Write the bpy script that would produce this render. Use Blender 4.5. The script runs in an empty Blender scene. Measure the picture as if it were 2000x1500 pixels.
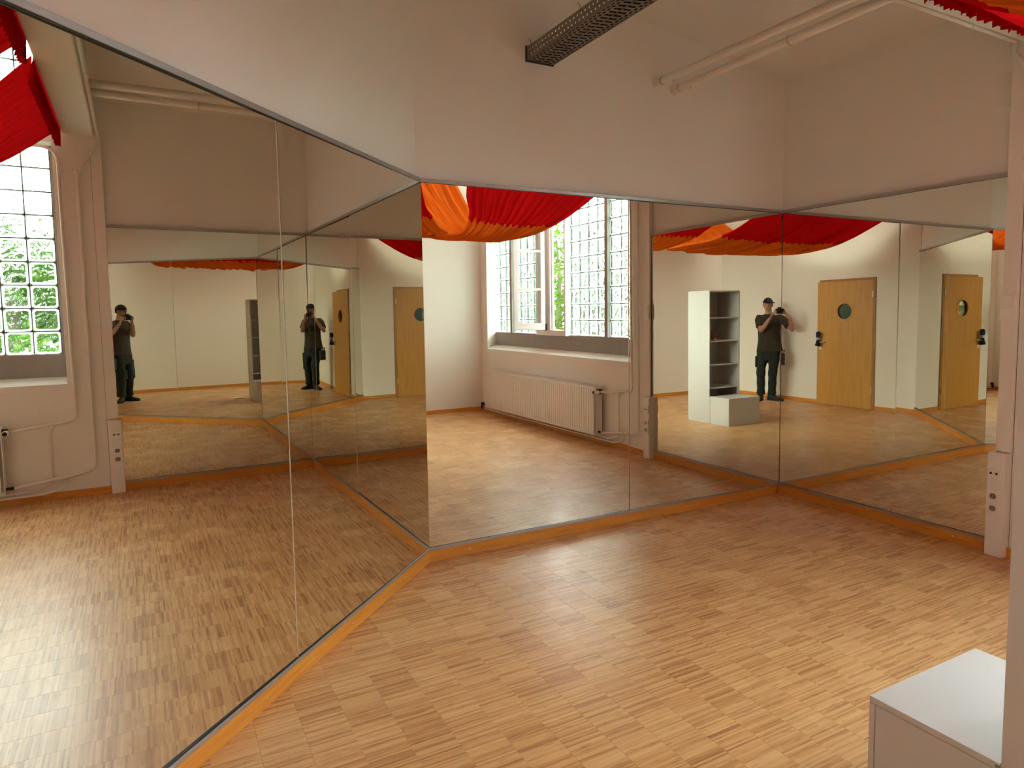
import bpy, bmesh, math, random
from math import pi, sin, cos, radians as R
from mathutils import Vector, Matrix
random.seed(7)
S = bpy.context.scene
COL = S.collection
# ---------------------------------------------------------------- camera, world, light, exposure
CAMP = Vector((-4.5789, -3.9522, 1.56))
YAW, PITCH, ROLL = 0.5057, 0.0805, -0.0118
right = Vector((cos(YAW), -sin(YAW), 0)); hz = Vector((sin(YAW), cos(YAW), 0))
fwd = hz * cos(PITCH) - Vector((0, 0, 1)) * sin(PITCH)
down = -(hz * sin(PITCH) + Vector((0, 0, 1)) * cos(PITCH))
X2 = right * cos(ROLL) - down * sin(ROLL)
D2 = right * sin(ROLL) + down * cos(ROLL)
cd = bpy.data.cameras.new('camera'); cam = bpy.data.objects.new('camera', cd); COL.objects.link(cam)
cam.matrix_world = Matrix((( X2.x, -D2.x, -fwd.x, CAMP.x), (X2.y, -D2.y, -fwd.y, CAMP.y), (X2.z, -D2.z, -fwd.z, CAMP.z), (0, 0, 0, 1)))
cd.sensor_width = 36; cd.lens = 1326.41 / 2000 * 36
cd.shift_x = -37.04 / 2000; cd.shift_y = -34.4 / 2000
cd.clip_start = 0.01; cd.clip_end = 300
S.camera = cam
S.view_settings.view_transform = 'Standard'; S.view_settings.look = 'None'
S.view_settings.gamma = 1; S.view_settings.use_curve_mapping = False
S.view_settings.exposure = 1.7
cy = S.cycles
cy.use_denoising = True; cy.max_bounces = 12; cy.diffuse_bounces = 8; cy.glossy_bounces = 8
cy.transmission_bounces = 8; cy.transparent_max_bounces = 12; cy.sample_clamp_indirect = 12
cy.blur_glossy = 0.6; cy.caustics_refractive = True

W = bpy.data.worlds.new('overcast_sky'); S.world = W; W.use_nodes = True
nt = W.node_tree; nt.nodes.clear()
tc = nt.nodes.new('ShaderNodeTexCoord'); noi = nt.nodes.new('ShaderNodeTexNoise'); noi.inputs['Scale'].default_value = 2.2
noi.inputs['Detail'].default_value = 4
cr = nt.nodes.new('ShaderNodeValToRGB'); cr.color_ramp.elements[0].color = (.80, .88, 1, 1); cr.color_ramp.elements[1].color = (1, 1, 1, 1)
cr.color_ramp.elements[0].position = .3; cr.color_ramp.elements[1].position = .65
bg = nt.nodes.new('ShaderNodeBackground'); bg.inputs['Strength'].default_value = 11.0
wo = nt.nodes.new('ShaderNodeOutputWorld')
nt.links.new(tc.outputs['Generated'], noi.inputs['Vector']); nt.links.new(noi.outputs['Fac'], cr.inputs['Fac'])
nt.links.new(cr.outputs['Color'], bg.inputs['Color']); nt.links.new(bg.outputs[0], wo.inputs['Surface'])

def portal(name, loc, sx, sy):      # marks where the sky enters; emits nothing itself
    l = bpy.data.lights.new(name, 'AREA'); l.shape = 'RECTANGLE'; l.size = sx; l.size_y = sy
    l.cycles.is_portal = True
    o = bpy.data.objects.new(name, l); COL.objects.link(o); o.location = loc
    o.rotation_euler = (R(90), 0, R(90)); return o
portal('sky_portal', (0.36, -3.93, 2.1), 3.9, 1.95)
portal('sky_portal_upper', (0.36, -3.93, 3.64), 3.9, .66)

# ---------------------------------------------------------------- materials
def hx(r, g, b):
    f = lambda c: (c / 255 / 12.92) if c / 255 <= .04045 else ((c / 255 + .055) / 1.055) ** 2.4
    return (f(r), f(g), f(b), 1)
class N:
    """tiny node helper"""
    def __init__(s, name):
        s.m = bpy.data.materials.new(name); s.m.use_nodes = True; s.t = s.m.node_tree; s.t.nodes.clear()
        s.out = s.n('ShaderNodeOutputMaterial')
    def n(s, k, **kw):
        x = s.t.nodes.new(k)
        for a, v in kw.items(): setattr(x, a, v)
        return x
    def l(s, a, b): s.t.links.new(a, b)
    def set(s, inp, v):
        if hasattr(v, 'is_output') or isinstance(v, bpy.types.NodeSocket): s.l(v, inp)
        else: inp.default_value = v
    def math(s, op, a, b=None, c=None):
        x = s.n('ShaderNodeMath', operation=op)
        s.set(x.inputs[0], a)
        if b is not None: s.set(x.inputs[1], b)
        if c is not None: s.set(x.inputs[2], c)
        return x.outputs[0]
    def noise(s, vec, scale, detail=2, rough=.5):
        x = s.n('ShaderNodeTexNoise'); x.inputs['Scale'].default_value = scale
        x.inputs['Detail'].default_value = detail; x.inputs['Roughness'].default_value = rough
        if vec is not None: s.l(vec, x.inputs['Vector'])
        return x.outputs['Fac']
    def mapping(s, vec, scale=(1, 1, 1), rot=(0, 0, 0)):
        x = s.n('ShaderNodeMapping'); x.inputs['Scale'].default_value = scale; x.inputs['Rotation'].default_value = rot
        s.l(vec, x.inputs['Vector']); return x.outputs['Vector']
    def ramp(s, fac, stops):
        x = s.n('ShaderNodeValToRGB'); e = x.color_ramp.elements
        while len(e) < len(stops): e.new(.5)
        for q, (p, c) in zip(e, stops): q.position = p; q.color = c
        s.l(fac, x.inputs['Fac']); return x.outputs['Color']
    def mix(s, fac, a, b, blend='MIX'):
        x = s.n('ShaderNodeMix', data_type='RGBA', blend_type=blend)
        s.set(x.inputs[0], fac); s.set(x.inputs[6], a); s.set(x.inputs[7], b); return x.outputs[2]
    def pos(s): return s.n('ShaderNodeNewGeometry').outputs['Position']
    def obj(s): return s.n('ShaderNodeTexCoord').outputs['Object']
    def bump(s, h, strength=.2, dist=.01):
        x = s.n('ShaderNodeBump'); x.inputs['Strength'].default_value = strength; x.inputs['Distance'].default_value = dist
        s.l(h, x.inputs['Height']); return x.outputs['Normal']
    def bsdf(s, **kw):
        b = s.n('ShaderNodeBsdfPrincipled')
        for k, v in kw.items(): s.set(b.inputs[k.replace('_', ' ')], v)
        s.l(b.outputs[0], s.out.inputs['Surface']); return b

def plain(name, col, rough=.5, metal=0.0, var=.06, scale=8, bump=0.0, bscale=60, coat=0.0):
    q = N(name); p = q.obj()
    f = q.noise(p, scale, 3)
    c2 = tuple(min(1, c * (1 - var)) for c in col[:3]) + (1,)
    c = q.mix(f, col, c2)
    kw = dict(Base_Color=c, Roughness=rough, Metallic=metal, Coat_Weight=coat)
    if bump: kw['Normal'] = q.bump(q.noise(p, bscale, 3), bump, .002)
    q.bsdf(**kw); return q.m

M = {}
M['wall'] = plain('white_wall_paint', (.80, .762, .705, 1), .75, var=.04, scale=1.3, bump=.25, bscale=140)
M['ceiling'] = plain('white_ceiling_paint', (.78, .75, .71, 1), .8, var=.04, scale=1.2, bump=.2, bscale=90)
M['pipe'] = plain('cream_pipe_enamel', (.78, .73, .66, 1), .35, var=.05, scale=5)
M['radiator'] = plain('white_radiator_enamel', (.80, .77, .72, 1), .35, var=.03)
M['alu'] = plain('brushed_aluminium', (.44, .42, .41, 1), .38, metal=.75, var=.12, scale=40)
M['black'] = plain('black_rubber', (.012, .010, .010, 1), .5)
M['plastic'] = plain('white_socket_plastic', (.80, .76, .72, 1), .35, var=.02)
M['shelf'] = plain('white_melamine', (.58, .555, .54, 1), .42, var=.03, scale=2)
M['concrete'] = plain('grey_window_concrete', (.36, .33, .30, 1), .8, var=.2, scale=12, bump=.4)
M['winframe'] = plain('white_window_enamel', (.82, .80, .79, 1), .35, var=.03)
M['mortar'] = plain('dark_glazing_mortar', (.10, .10, .11, 1), .8, var=.3, scale=30)
M['steel'] = plain('galvanised_steel', (.36, .33, .29, 1), .45, metal=.85, var=.3, scale=60)
M['brass'] = plain('yellowed_clamp', (.55, .42, .22, 1), .5)
M['darkmetal'] = plain('dark_iron', (.03, .03, .03, 1), .45, metal=.6)
M['hinge'] = plain('nickel_hinge', (.75, .73, .68, 1), .3, metal=.9)
M['green_wall'] = plain('grey_green_corridor_wall', (.07, .078, .07, 1), .8)
M['grass'] = plain('garden_grass', (.07, .12, .03, 1), .9, var=.5, scale=3)
M['bark'] = plain('tree_bark', (.08, .06, .045, 1), .9, var=.4, scale=20, bump=.5)

# mirror: silvered glass, faint green-brown tint
q = N('mirror_silver'); q.bsdf(Base_Color=(.80, .785, .70, 1), Metallic=1.0, Roughness=0.0, Specular_IOR_Level=.5); M['mirror'] = q.m

# wood trims and door
def wood(name, a, b, scale=(1, 1, 14), rough=.4, coat=.2):
    q = N(name); v = q.mapping(q.obj(), scale)
    f = q.noise(v, 3.0, 5, .6)
    g = q.noise(q.mapping(q.obj(), tuple(s * 6 for s in scale)), 5, 2)
    c = q.ramp(q.math('MULTIPLY_ADD', g, .25, q.math('MULTIPLY', f, .8)), [(.32, a), (.72, b)])
    q.bsdf(Base_Color=c, Roughness=rough, Coat_Weight=coat, Coat_Roughness=.25, Normal=q.bump(f, .05, .002)); return q.m
M['skirt'] = wood('beech_baseboard', (.50, .17, .016, 1), (.70, .30, .040, 1), (1.2, 1.2, 25), .5, 0.0)
M['door'] = wood('beech_door_veneer', (.46, .205, .028, 1), (.58, .29, .045, 1), (9, 9, .7), .45, .08)
M['doorframe'] = wood('beech_door_frame', (.30, .13, .03, 1), (.40, .19, .05, 1), (9, 9, .7), .42)

# industrial parquet: 8 mm oak lamellae laid in 16 cm fields
q = N('industrial_parquet'); p = q.pos(); sx = q.n('ShaderNodeSeparateXYZ'); q.l(p, sx.inputs[0])
PX, PY = sx.outputs[0], sx.outputs[1]
colf = q.math('DIVIDE', PX, .16); coli = q.math('FLOOR', colf)
wn0 = q.n('ShaderNodeTexWhiteNoise', noise_dimensions='1D'); q.l(coli, wn0.inputs['W'])
ly = q.math('ADD', q.math('DIVIDE', PY, .0085), q.math('MULTIPLY', wn0.outputs['Value'], 7.3))
li = q.math('FLOOR', ly)
cb = q.n('ShaderNodeCombineXYZ'); q.l(coli, cb.inputs[0]); q.l(li, cb.inputs[1])
wn = q.n('ShaderNodeTexWhiteNoise', noise_dimensions='2D'); q.l(cb.outputs[0], wn.inputs['Vector'])
g1 = q.noise(q.mapping(p, (9, 150, 1)), 1.0, 4, .6)            # grain along the lamella
g2 = q.noise(q.mapping(p, (5, 60, 1)), 1.0, 2)
big = q.noise(p, 1.4, 2)
blk = q.n('ShaderNodeTexWhiteNoise', noise_dimensions='2D'); cb2 = q.n('ShaderNodeCombineXYZ')
q.l(coli, cb2.inputs[0]); q.l(q.math('FLOOR', q.math('DIVIDE', q.math('ADD', PY, q.math('MULTIPLY', wn0.outputs['Value'], .13)), .16)), cb2.inputs[1]); q.l(cb2.outputs[0], blk.inputs['Vector'])
v = q.math('ADD', q.math('MULTIPLY_ADD', wn.outputs['Value'], .29, .11), q.math('MULTIPLY', g1, .34))
v = q.math('ADD', v, q.math('MULTIPLY', blk.outputs['Value'], .10))
v = q.math('ADD', v, q.math('MULTIPLY', g2, .12))
c = q.ramp(v, [(.22, (.16, .055, .014, 1)), (.36, (.40, .175, .055, 1)), (.50, (.60, .320, .120, 1)), (.68, (.70, .42, .18, 1)), (.9, (.80, .54, .27, 1))])
dk = q.n('ShaderNodeMapRange'); q.l(q.noise(q.mapping(p, (9, 210, 1)), 1.0, 1), dk.inputs[0])
dk.inputs[1].default_value = .685; dk.inputs[2].default_value = .74
c = q.mix(q.math('MULTIPLY', dk.outputs[0], .75), c, (.075, .028, .010, 1))
# worn scuff marks near the mirrors (real scratches in the varnish)
def scuff(c, x, y, r):
    sb = q.n('ShaderNodeVectorMath', operation='DISTANCE'); q.l(p, sb.inputs[0]); sb.inputs[1].default_value = (x, y, 0)
    m = q.n('ShaderNodeMapRange'); q.l(sb.outputs['Value'], m.inputs[0]); m.inputs[1].default_value = r; m.inputs[2].default_value = r * .3
    k = q.n('ShaderNodeMapRange'); q.l(q.noise(q.mapping(p, (30, 55, 1), (0, 0, .7)), 1.0, 3), k.inputs[0]); k.inputs[1].default_value = .50; k.inputs[2].default_value = .56
    return q.math('MULTIPLY', m.outputs[0], k.outputs[0])
sc = scuff(c, -2.60, -.67, .07)
for x, y, r in [(-2.43, -.56, .07), (-2.52, -1.06, .10), (-2.40, -.62, .05)]: sc = q.math('MAXIMUM', sc, scuff(c, x, y, r))
c = q.mix(q.math('MULTIPLY', sc, .55), c, (.12, .055, .02, 1))
rough = q.math('MULTIPLY_ADD', q.noise(p, 3, 3), .10, .22)
q.bsdf(Base_Color=c, Roughness=.5, Specular_IOR_Level=.5, Coat_Weight=.30, Coat_Roughness=q.math('ADD', rough, q.math('MULTIPLY', sc, .12)), Coat_IOR=1.5,
       Normal=q.bump(g1, .06, .001))
M['parquet'] = q.m

# glass brick: solid block with a wavy face
def glassmat(name, tint, tr, wav):
    q = N(name); p = q.pos()
    t = q.n('ShaderNodeBsdfTransparent'); t.inputs[0].default_value = tint
    if wav:
        w = q.n('ShaderNodeTexWave'); w.inputs['Scale'].default_value = 9; w.inputs['Distortion'].default_value = 9
        w.inputs['Detail'].default_value = 1; w.inputs['Detail Scale'].default_value = 1.2; q.l(q.mapping(p, (1, 1, 1), (.6, .2, .4)), w.inputs['Vector'])
        nrm = q.bump(w.outputs['Fac'], .9, .02)
    r = q.n('ShaderNodeBsdfRefraction'); r.inputs['Color'].default_value = tint; r.inputs['IOR'].default_value = 1.18 if wav else 1.0
    r.inputs['Roughness'].default_value = .02
    g = q.n('ShaderNodeBsdfGlossy'); g.inputs['Roughness'].default_value = .02 if not wav else .08
    fr = q.n('ShaderNodeFresnel'); fr.inputs['IOR'].default_value = 1.45
    if wav: q.l(nrm, r.inputs['Normal']); q.l(nrm, g.inputs['Normal'])
    if wav:      # wave tint paints the light and dark streaks of refraction into the glass
        q.l(q.ramp(w.outputs['Fac'], [(.12, (.60, .74, .66, 1)), (.45, (.96, 1, .98, 1)), (.85, (1, 1, 1, 1))]), t.inputs[0])
    a = q.n('ShaderNodeMixShader'); a.inputs[0].default_value = 1 - tr; q.l(t.outputs[0], a.inputs[1])
    q.l((r if wav else t).outputs[0], a.inputs[2])
    b = q.n('ShaderNodeMixShader'); q.l(q.math('MULTIPLY', fr.outputs[0], .8), b.inputs[0]); q.l(a.outputs[0], b.inputs[1]); q.l(g.outputs[0], b.inputs[2])
    q.l(b.outputs[0], q.out.inputs['Surface']); return q.m
M['brick'] = glassmat('wavy_glass_brick', (.90, .98, .94, 1), .80, True)
q = N('frosted_brick_rim'); t_a = q.n('ShaderNodeBsdfTransparent'); t_b = q.n('ShaderNodeBsdfTranslucent'); t_c = q.n('ShaderNodeMixShader')
t_a.inputs[0].default_value = (.9, 1, .96, 1); t_b.inputs[0].default_value = (.86, .95, .90, 1); t_c.inputs[0].default_value = .35
q.l(t_a.outputs[0], t_c.inputs[1]); q.l(t_b.outputs[0], t_c.inputs[2]); q.l(t_c.outputs[0], q.out.inputs['Surface']); M['rim'] = q.m
M['edge'] = plain('polished_glass_edge', (.80, .72, .64, 1), .25)
M['pane'] = glassmat('clear_pane', (.93, .97, .95, 1), 1.0, False)
M['doorglass'] = glassmat('door_glass', (.55, .60, .57, 1), 1.0, False)

# translucent cloth
def cloth(name, col, tr=.30, tcol=None):
    q = N(name); p = q.obj()
    f = q.noise(q.mapping(p, (60, 4, 4)), 1.0, 3)
    c = q.mix(f, col, tuple(x * .7 for x in col[:3]) + (1,))
    d = q.n('ShaderNodeBsdfDiffuse'); q.l(c, d.inputs[0]); d.inputs['Roughness'].default_value = .5
    t = q.n('ShaderNodeBsdfTranslucent'); t.inputs[0].default_value = tcol or col
    m = q.n('ShaderNodeMixShader'); m.inputs[0].default_value = tr; q.l(d.outputs[0], m.inputs[1]); q.l(t.outputs[0], m.inputs[2])
    q.l(m.outputs[0], q.out.inputs['Surface']); return q.m
M['red'] = cloth('red_drape_cloth', (.60, .006, .008, 1))
M['orange'] = cloth('orange_drape_cloth', (.78, .15, .014, 1), .22)
def fabric(name, col, rough=.9):
    q = N(name); p = q.obj(); f = q.noise(p, 14, 4); w = q.noise(p, 500, 1)
    q.bsdf(Base_Color=q.mix(f, col, tuple(x * .6 for x in col[:3]) + (1,)), Roughness=rough, Sheen_Weight=.05, Normal=q.bump(f, .5, .02)); return q.m
M['shirt'] = fabric('olive_brown_shirt', (.042, .029, .017, 1))
M['trousers'] = fabric('dark_green_trousers', (.010, .020, .015, 1))
M['shoe'] = fabric('black_shoe_leather', (.010, .009, .009, 1), .6)
M['cap'] = fabric('black_cap_cloth', (.012, .010, .010, 1))
M['skin'] = plain('skin', (.45, .24, .16, 1), .5, var=.15, scale=20)
M['hair'] = fabric('brown_hair', (.05, .03, .018, 1))
M['blue'] = fabric('navy_cloth', (.006, .010, .055, 1))
M['plush'] = fabric('orange_plush', (.45, .20, .05, 1))
M['plush2'] = fabric('brown_plush', (.16, .07, .03, 1))
M['leaf'] = cloth('leaf_green', (.034, .080, .011, 1), .4, (.065, .14, .014, 1))
M['poster'] = plain('pale_yellow_sheet', (.80, .78, .38, 1), .7)
M['ink'] = plain('black_print', (.02, .015, .012, 1), .7)

# ---------------------------------------------------------------- mesh helpers
class MB:
    def __init__(s): s.v = []; s.f = []
    def add(s, vs, fs):
        o = len(s.v); s.v += [tuple(x) for x in vs]; s.f += [tuple(i + o for i in f) for f in fs]; return s
    def box(s, a, b, mat=None):
        x0, y0, z0 = a; x1, y1, z1 = b
        vs = [(x0, y0, z0), (x1, y0, z0), (x1, y1, z0), (x0, y1, z0), (x0, y0, z1), (x1, y0, z1), (x1, y1, z1), (x0, y1, z1)]
        if mat is not None: vs = [mat @ Vector(v) for v in vs]
        return s.add(vs, [(0, 3, 2, 1), (4, 5, 6, 7), (0, 1, 5, 4), (1, 2, 6, 5), (2, 3, 7, 6), (3, 0, 4, 7)])
    def prism(s, poly, z0, z1):       # vertical prism over a plan polygon (counter-clockwise)
        n = len(poly); vs = [(x, y, z0) for x, y in poly] + [(x, y, z1) for x, y in poly]
        fs = [tuple(range(n))[::-1], tuple(range(n, 2 * n))] + [(i, (i + 1) % n, n + (i + 1) % n, n + i) for i in range(n)]
        return s.add(vs, fs)
    def loft(s, rings, cap=True):
        n = len(rings[0]); o = len(s.v); 
        for r in rings: s.v += [tuple(p) for p in r]
        for k in range(len(rings) - 1):
            for i in range(n):
                a = o + k * n + i; b = o + k * n + (i + 1) % n
                s.f.append((a, b, b + n, a + n))
        if cap:
            s.f.append(tuple(o + i for i in range(n))[::-1]); s.f.append(tuple(o + (len(rings) - 1) * n + i for i in range(n)))
        return s
    def tube(s, pts, r, n=10):
        pts = [Vector(p) for p in pts]; rr = r if isinstance(r, (list, tuple)) else [r] * len(pts)
        rings = []; prev = None
        for i, p in enumerate(pts):
            t = (pts[min(i + 1, len(pts) - 1)] - pts[max(i - 1, 0)]).normalized()
            if prev is None:
                a = Vector((0, 0, 1)) if abs(t.z) < .9 else Vector((1, 0, 0)); prev = t.cross(a).normalized()
            u = (prev - t * prev.dot(t)).normalized(); prev = u; w = t.cross(u)
            rings.append([p + (u * cos(2 * pi * k / n) + w * sin(2 * pi * k / n)) * rr[i] for k in range(n)])
        return s.loft(rings)
    def ell(s, c, rad, mat=None, n=14, m=9):
        c = Vector(c); rings = []
        for j in range(1, m):
            a = pi * j / m - pi / 2; ring = []
            for k in range(n):
                b = 2 * pi * k / n; v = Vector((cos(a) * cos(b) * rad[0], cos(a) * sin(b) * rad[1], sin(a) * rad[2]))
                if mat is not None: v = mat @ v
                ring.append(c + v)
            rings.append(ring)
        return s.loft(rings)
    def build(s, name, m, parent=None, smooth=False, bevel=0, loc=None, **props):
        me = bpy.data.meshes.new(name); me.from_pydata(s.v, [], s.f); me.materials.append(M[m] if isinstance(m, str) else m)
        if bevel:
            bm = bmesh.new(); bm.from_mesh(me)
            bmesh.ops.bevel(bm, geom=[e for e in bm.edges if len(e.link_faces) == 2 and e.calc_face_angle(0) > .6], offset=bevel, segments=2, profile=.5, affect='EDGES')
            bm.to_mesh(me); bm.free()
        if smooth: me.polygons.foreach_set('use_smooth', [True] * len(me.polygons))
        o = bpy.data.objects.new(name, me); COL.objects.link(o)
        if parent is not None: o.parent = parent
        if loc is not None: o.location = loc
        for k, v in props.items(): o[k] = v
        return o
def fixn(o):
    bm = bmesh.new(); bm.from_mesh(o.data); bmesh.ops.recalc_face_normals(bm, faces=bm.faces); bm.to_mesh(o.data); bm.free(); return o
def thing(name, label, cat, loc=(0, 0, 0), group=None, rotz=0):
    o = bpy.data.objects.new(name, None); COL.objects.link(o); o.location = loc; o.rotation_euler = (0, 0, rotz); o.empty_display_size = .1
    o['label'] = label; o['category'] = cat
    if group: o['group'] = group
    return o
def tag(o, label, cat, group=None):
    o['label'] = label; o['category'] = cat
    if group: o['group'] = group
    return o
def rebase(root):        # parts are modelled in world space: cancel the root's own placement
    inv = (Matrix.Translation(root.location) @ root.rotation_euler.to_matrix().to_4x4()).inverted()
    for c in root.children: c.matrix_parent_inverse = inv
    return root
def arc(p0, p1, p2, n=6):            # rounded corner from p0 via p1 to p2
    p0, p1, p2 = map(Vector, (p0, p1, p2))
    return [((1 - t) ** 2) * p0 + 2 * t * (1 - t) * p1 + t * t * p2 for t in [i / n for i in range(n + 1)]]
def bend(path, r=.06):               # polyline with every inner corner rounded
    path = [Vector(p) for p in path]; out = [path[0]]
    for a, b, c in zip(path, path[1:], path[2:]):
        u = (a - b); w = (c - b); k = min(r, u.length * .45, w.length * .45)
        out += arc(b + u.normalized() * k, b, b + w.normalized() * k, 5)
    return out + [path[-1]]

# ---------------------------------------------------------------- plan
A = Vector((-3.138, 0)); B = Vector((0, 0)); E1 = Vector((-5.041, -1.970)); S1 = Vector((-4.105, -1.001)); SX2 = -1.575
E3Y = -1.700; ZB, ZT = .0912, 2.3436
YBACK = -5.88; DW0 = (-5.055, -1.985); DW1 = (-5.14, YBACK)       # door wall line
TH = .16
def ceil_z(x): return 3.42 - .135 * x
def offs(p, q, d):                   # point p shifted by d to the left of p->q
    t = (Vector(q) - Vector(p)).normalized(); n = Vector((-t.y, t.x)); return Vector(p) + n * d
# floor: sub-floor slab, then the parquet fields as parts
floor = MB().box((-5.45, -6.05, -.2), (.2, .2, -.012)).build('floor', 'darkmetal', kind='structure')
def field_mesh(w=.16, g=.00025):
    m = MB(); e = .0003
    x0, x1 = g, w - g
    vs = [(x0, 0, -.012), (x1, 0, -.012), (x1, w, -.012), (x0, w, -.012), (x0, 0, -e), (x1, 0, -e), (x1, w, -e), (x0, w, -e),
          (x0 + e, 0, 0), (x1 - e, 0, 0), (x1 - e, w, 0), (x0 + e, w, 0)]
    fs = [(8, 9, 10, 11)] + [(4 + i, 4 + (i + 1) % 4, 8 + (i + 1) % 4, 8 + i) for i in range(4)] + [(i, (i + 1) % 4, 4 + (i + 1) % 4, 4 + i) for i in range(4)]
    return vs, fs
fv, ff = field_mesh()
fm = bpy.data.meshes.new('parquet_field'); fm.from_pydata(fv, [], ff); fm.materials.append(M['parquet'])
def project(P):
    v = Vector(P) - CAMP; z = v.dot(fwd)
    if z < .05: return None
    return (1037.04 + 1326.41 * v.dot(X2) / z, 715.6 + 1326.41 * v.dot(D2) / z, z)
cells = []
rng = random.Random(3)
for i in range(-33, 1):
    off = rng.random() * .16
    for j in range(-38, 1):
        x = i * .16; y = j * .16 - off
        cx, cyy = x + .08, y + .08
        if cx > .04 or cyy > .02: 
            if x > .02 or y > -.01: continue
        # left of the slanted mirror wall?
        t = (A - E1); n = Vector((t.y, -t.x)).normalized()
        if (Vector((cx, cyy)) - E1).dot(n) < -.12: continue
        if cx < -5.3: continue
        pr = project((cx, cyy, 0)); score = 0
        if pr and -40 < pr[0] < 2040 and -40 < pr[1] < 1560: score = 1 / pr[2] ** 2
        cells.append((score, x, y))
cells.sort(reverse=True)
for k, (s_, x, y) in enumerate(cells[:300]):
    o = bpy.data.objects.new('parquet_field', fm); COL.objects.link(o); o.parent = floor; o.location = (x, y, 0)
rest = MB()
for s_, x, y in cells[300:]: rest.add([(a + x, b + y, c_) for a, b, c_ in fv], ff)
rest.build('parquet_field_far', 'parquet', floor, kind='stuff')

# ---------------------------------------------------------------- walls
st = dict(kind='structure')
WB = .03      # wall faces sit 3 cm behind the mirror glass
MB().prism([(-3.3, WB), (.2, WB), (.2, WB + TH), (-3.3, WB + TH)], -.05, 4.6).build('wall_back', 'wall', **st)
t1 = (A - E1).normalized(); nL = Vector((-t1.y, t1.x))            # outward (behind the left mirrors)
a0 = E1 - t1 * .02 + nL * WB; a1 = A + t1 * .02 + nL * WB
MB().prism([tuple(a0), tuple(a1), tuple(a1 + nL * TH), tuple(a0 + nL * TH)], -.05, 4.9).build('wall_left', 'wall', **st)
# right wall: alcove part, pillar, window bay
NY0, NY1 = -2.055, -5.66     # window niche
XW = .22
wr = MB()
wr.box((WB, E3Y + .005, -.05), (WB + .3, .2, 4.3))
wr.box((0, NY0, -.05), (WB + .3, E3Y + .005, 4.3))
wr.box((0, NY1, -.05), (WB + .3, NY0, .93))
wr.box((0, NY1, 3.03), (WB + .3, NY0, 3.30))
wr.box((0, NY1, 3.98), (WB + .3, NY0, 4.3))
wr.build('wall_right', 'wall', **st)
MB().add([(0, YBACK - .1, -.05), (.33, YBACK - .1, -.05), (.33, -5.80, -.05), (0, NY1, -.05), (0, YBACK - .1, 4.3), (.33, YBACK - .1, 4.3), (.33, -5.80, 4.3), (0, NY1, 4.3)],
         [(0, 3, 2, 1), (4, 5, 6, 7), (0, 1, 5, 4), (1, 2, 6, 5), (2, 3, 7, 6), (3, 0, 4, 7)]).build('wall_right_pier', 'wall', **st)
MB().box((-5.4, YBACK - TH, -.05), (.2, YBACK, 4.9)).build('wall_rear', 'wall', **st)
# door wall with an opening
d0 = Vector(DW0); d1 = Vector(DW1); td = (d1 - d0).normalized(); nd = Vector((td.y, -td.x))   # nd points out of the room (-x)
if nd.x > 0: nd = -nd
def dwp(s, off=0): q_ = d0 + td * s + nd * off; return (q_.x, q_.y)
LD = (d1 - d0).length
DH0, DH1, DTOP = .60, 1.62, 2.04      # frame outer edges along the wall, top
wd = MB()
def dslab(s0, s1, z0, z1, o0=0, o1=.10, mb=None): (mb or wd).prism([dwp(s0, o0), dwp(s0, o1), dwp(s1, o1), dwp(s1, o0)], z0, z1)
TH = .10
dslab(-.03, DH0 + .05, -.05, 4.9); dslab(DH1 - .05, LD + .1, -.05, 4.9); dslab(DH0 + .05, DH1 - .05, DTOP - .05, 4.9)
wd.build('wall_door', 'wall', **st)
# ceilings: low sloped one over the alcove, high one over the room
cl = MB()
cl.add([(.2, .2, ceil_z(.2)), (-5.5, .2, ceil_z(-5.5)), (-5.5, -1.90, ceil_z(-5.5)), (.2, -1.90, ceil_z(.2)), (.2, .2, ceil_z(.2) + .1), (-5.5, .2, ceil_z(-5.5) + .1), (-5.5, -1.90, ceil_z(-5.5) + .1), (.2, -1.90, ceil_z(.2) + .1)],
       [(0, 1, 2, 3), (4, 7, 6, 5), (0, 4, 5, 1), (1, 5, 6, 2), (2, 6, 7, 3), (3, 7, 4, 0)])
cl.build('ceiling', 'ceiling', **st)
hz2 = lambda x: 4.06 - .135 * x
c2 = MB()
c2.add([(.33, -1.80, hz2(.33)), (-5.5, -1.80, hz2(-5.5)), (-5.5, -6.1, hz2(-5.5)), (.33, -6.1, hz2(.33)), (.33, -1.80, hz2(.33) + .1), (-5.5, -1.80, hz2(-5.5) + .1), (-5.5, -6.1, hz2(-5.5) + .1), (.33, -6.1, hz2(.33) + .1)],
       [(0, 1, 2, 3), (4, 7, 6, 5), (0, 4, 5, 1), (1, 5, 6, 2), (2, 6, 7, 3), (3, 7, 4, 0)])
c2.build('ceiling_high', 'ceiling', **st)
# cross beam between alcove and room; it closes the gap up to the high ceiling
BY0, BY1, BZ = -1.975, -1.745, 3.11
MB().box((-5.06, BY0, BZ), (-.005, BY1, 4.08)).build('ceiling_beam', 'wall', bevel=.012, kind='structure')

# baseboards under the mirrors and along the walls
def board(name, p, q_, z0, z1, thick, m='skirt', inn=1):
    p = Vector(p); q_ = Vector(q_); t = (q_ - p).normalized(); n = Vector((-t.y, t.x)) * inn
    return MB().prism([tuple(p), tuple(q_), tuple(q_ + n * thick), tuple(p + n * thick)], z0, z1)
ZTR = ZB - .018
def skirt(name, p, q_, h, thick, back=0.0):
    p = Vector(p); q_ = Vector(q_); t = (q_ - p).normalized(); n = Vector((t.y, -t.x))
    return fixn(MB().prism([tuple(p - n * back), tuple(q_ - n * back), tuple(q_ + n * thick), tuple(p + n * thick)], 0, h).build(name, 'skirt', bevel=.002, **st))
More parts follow.
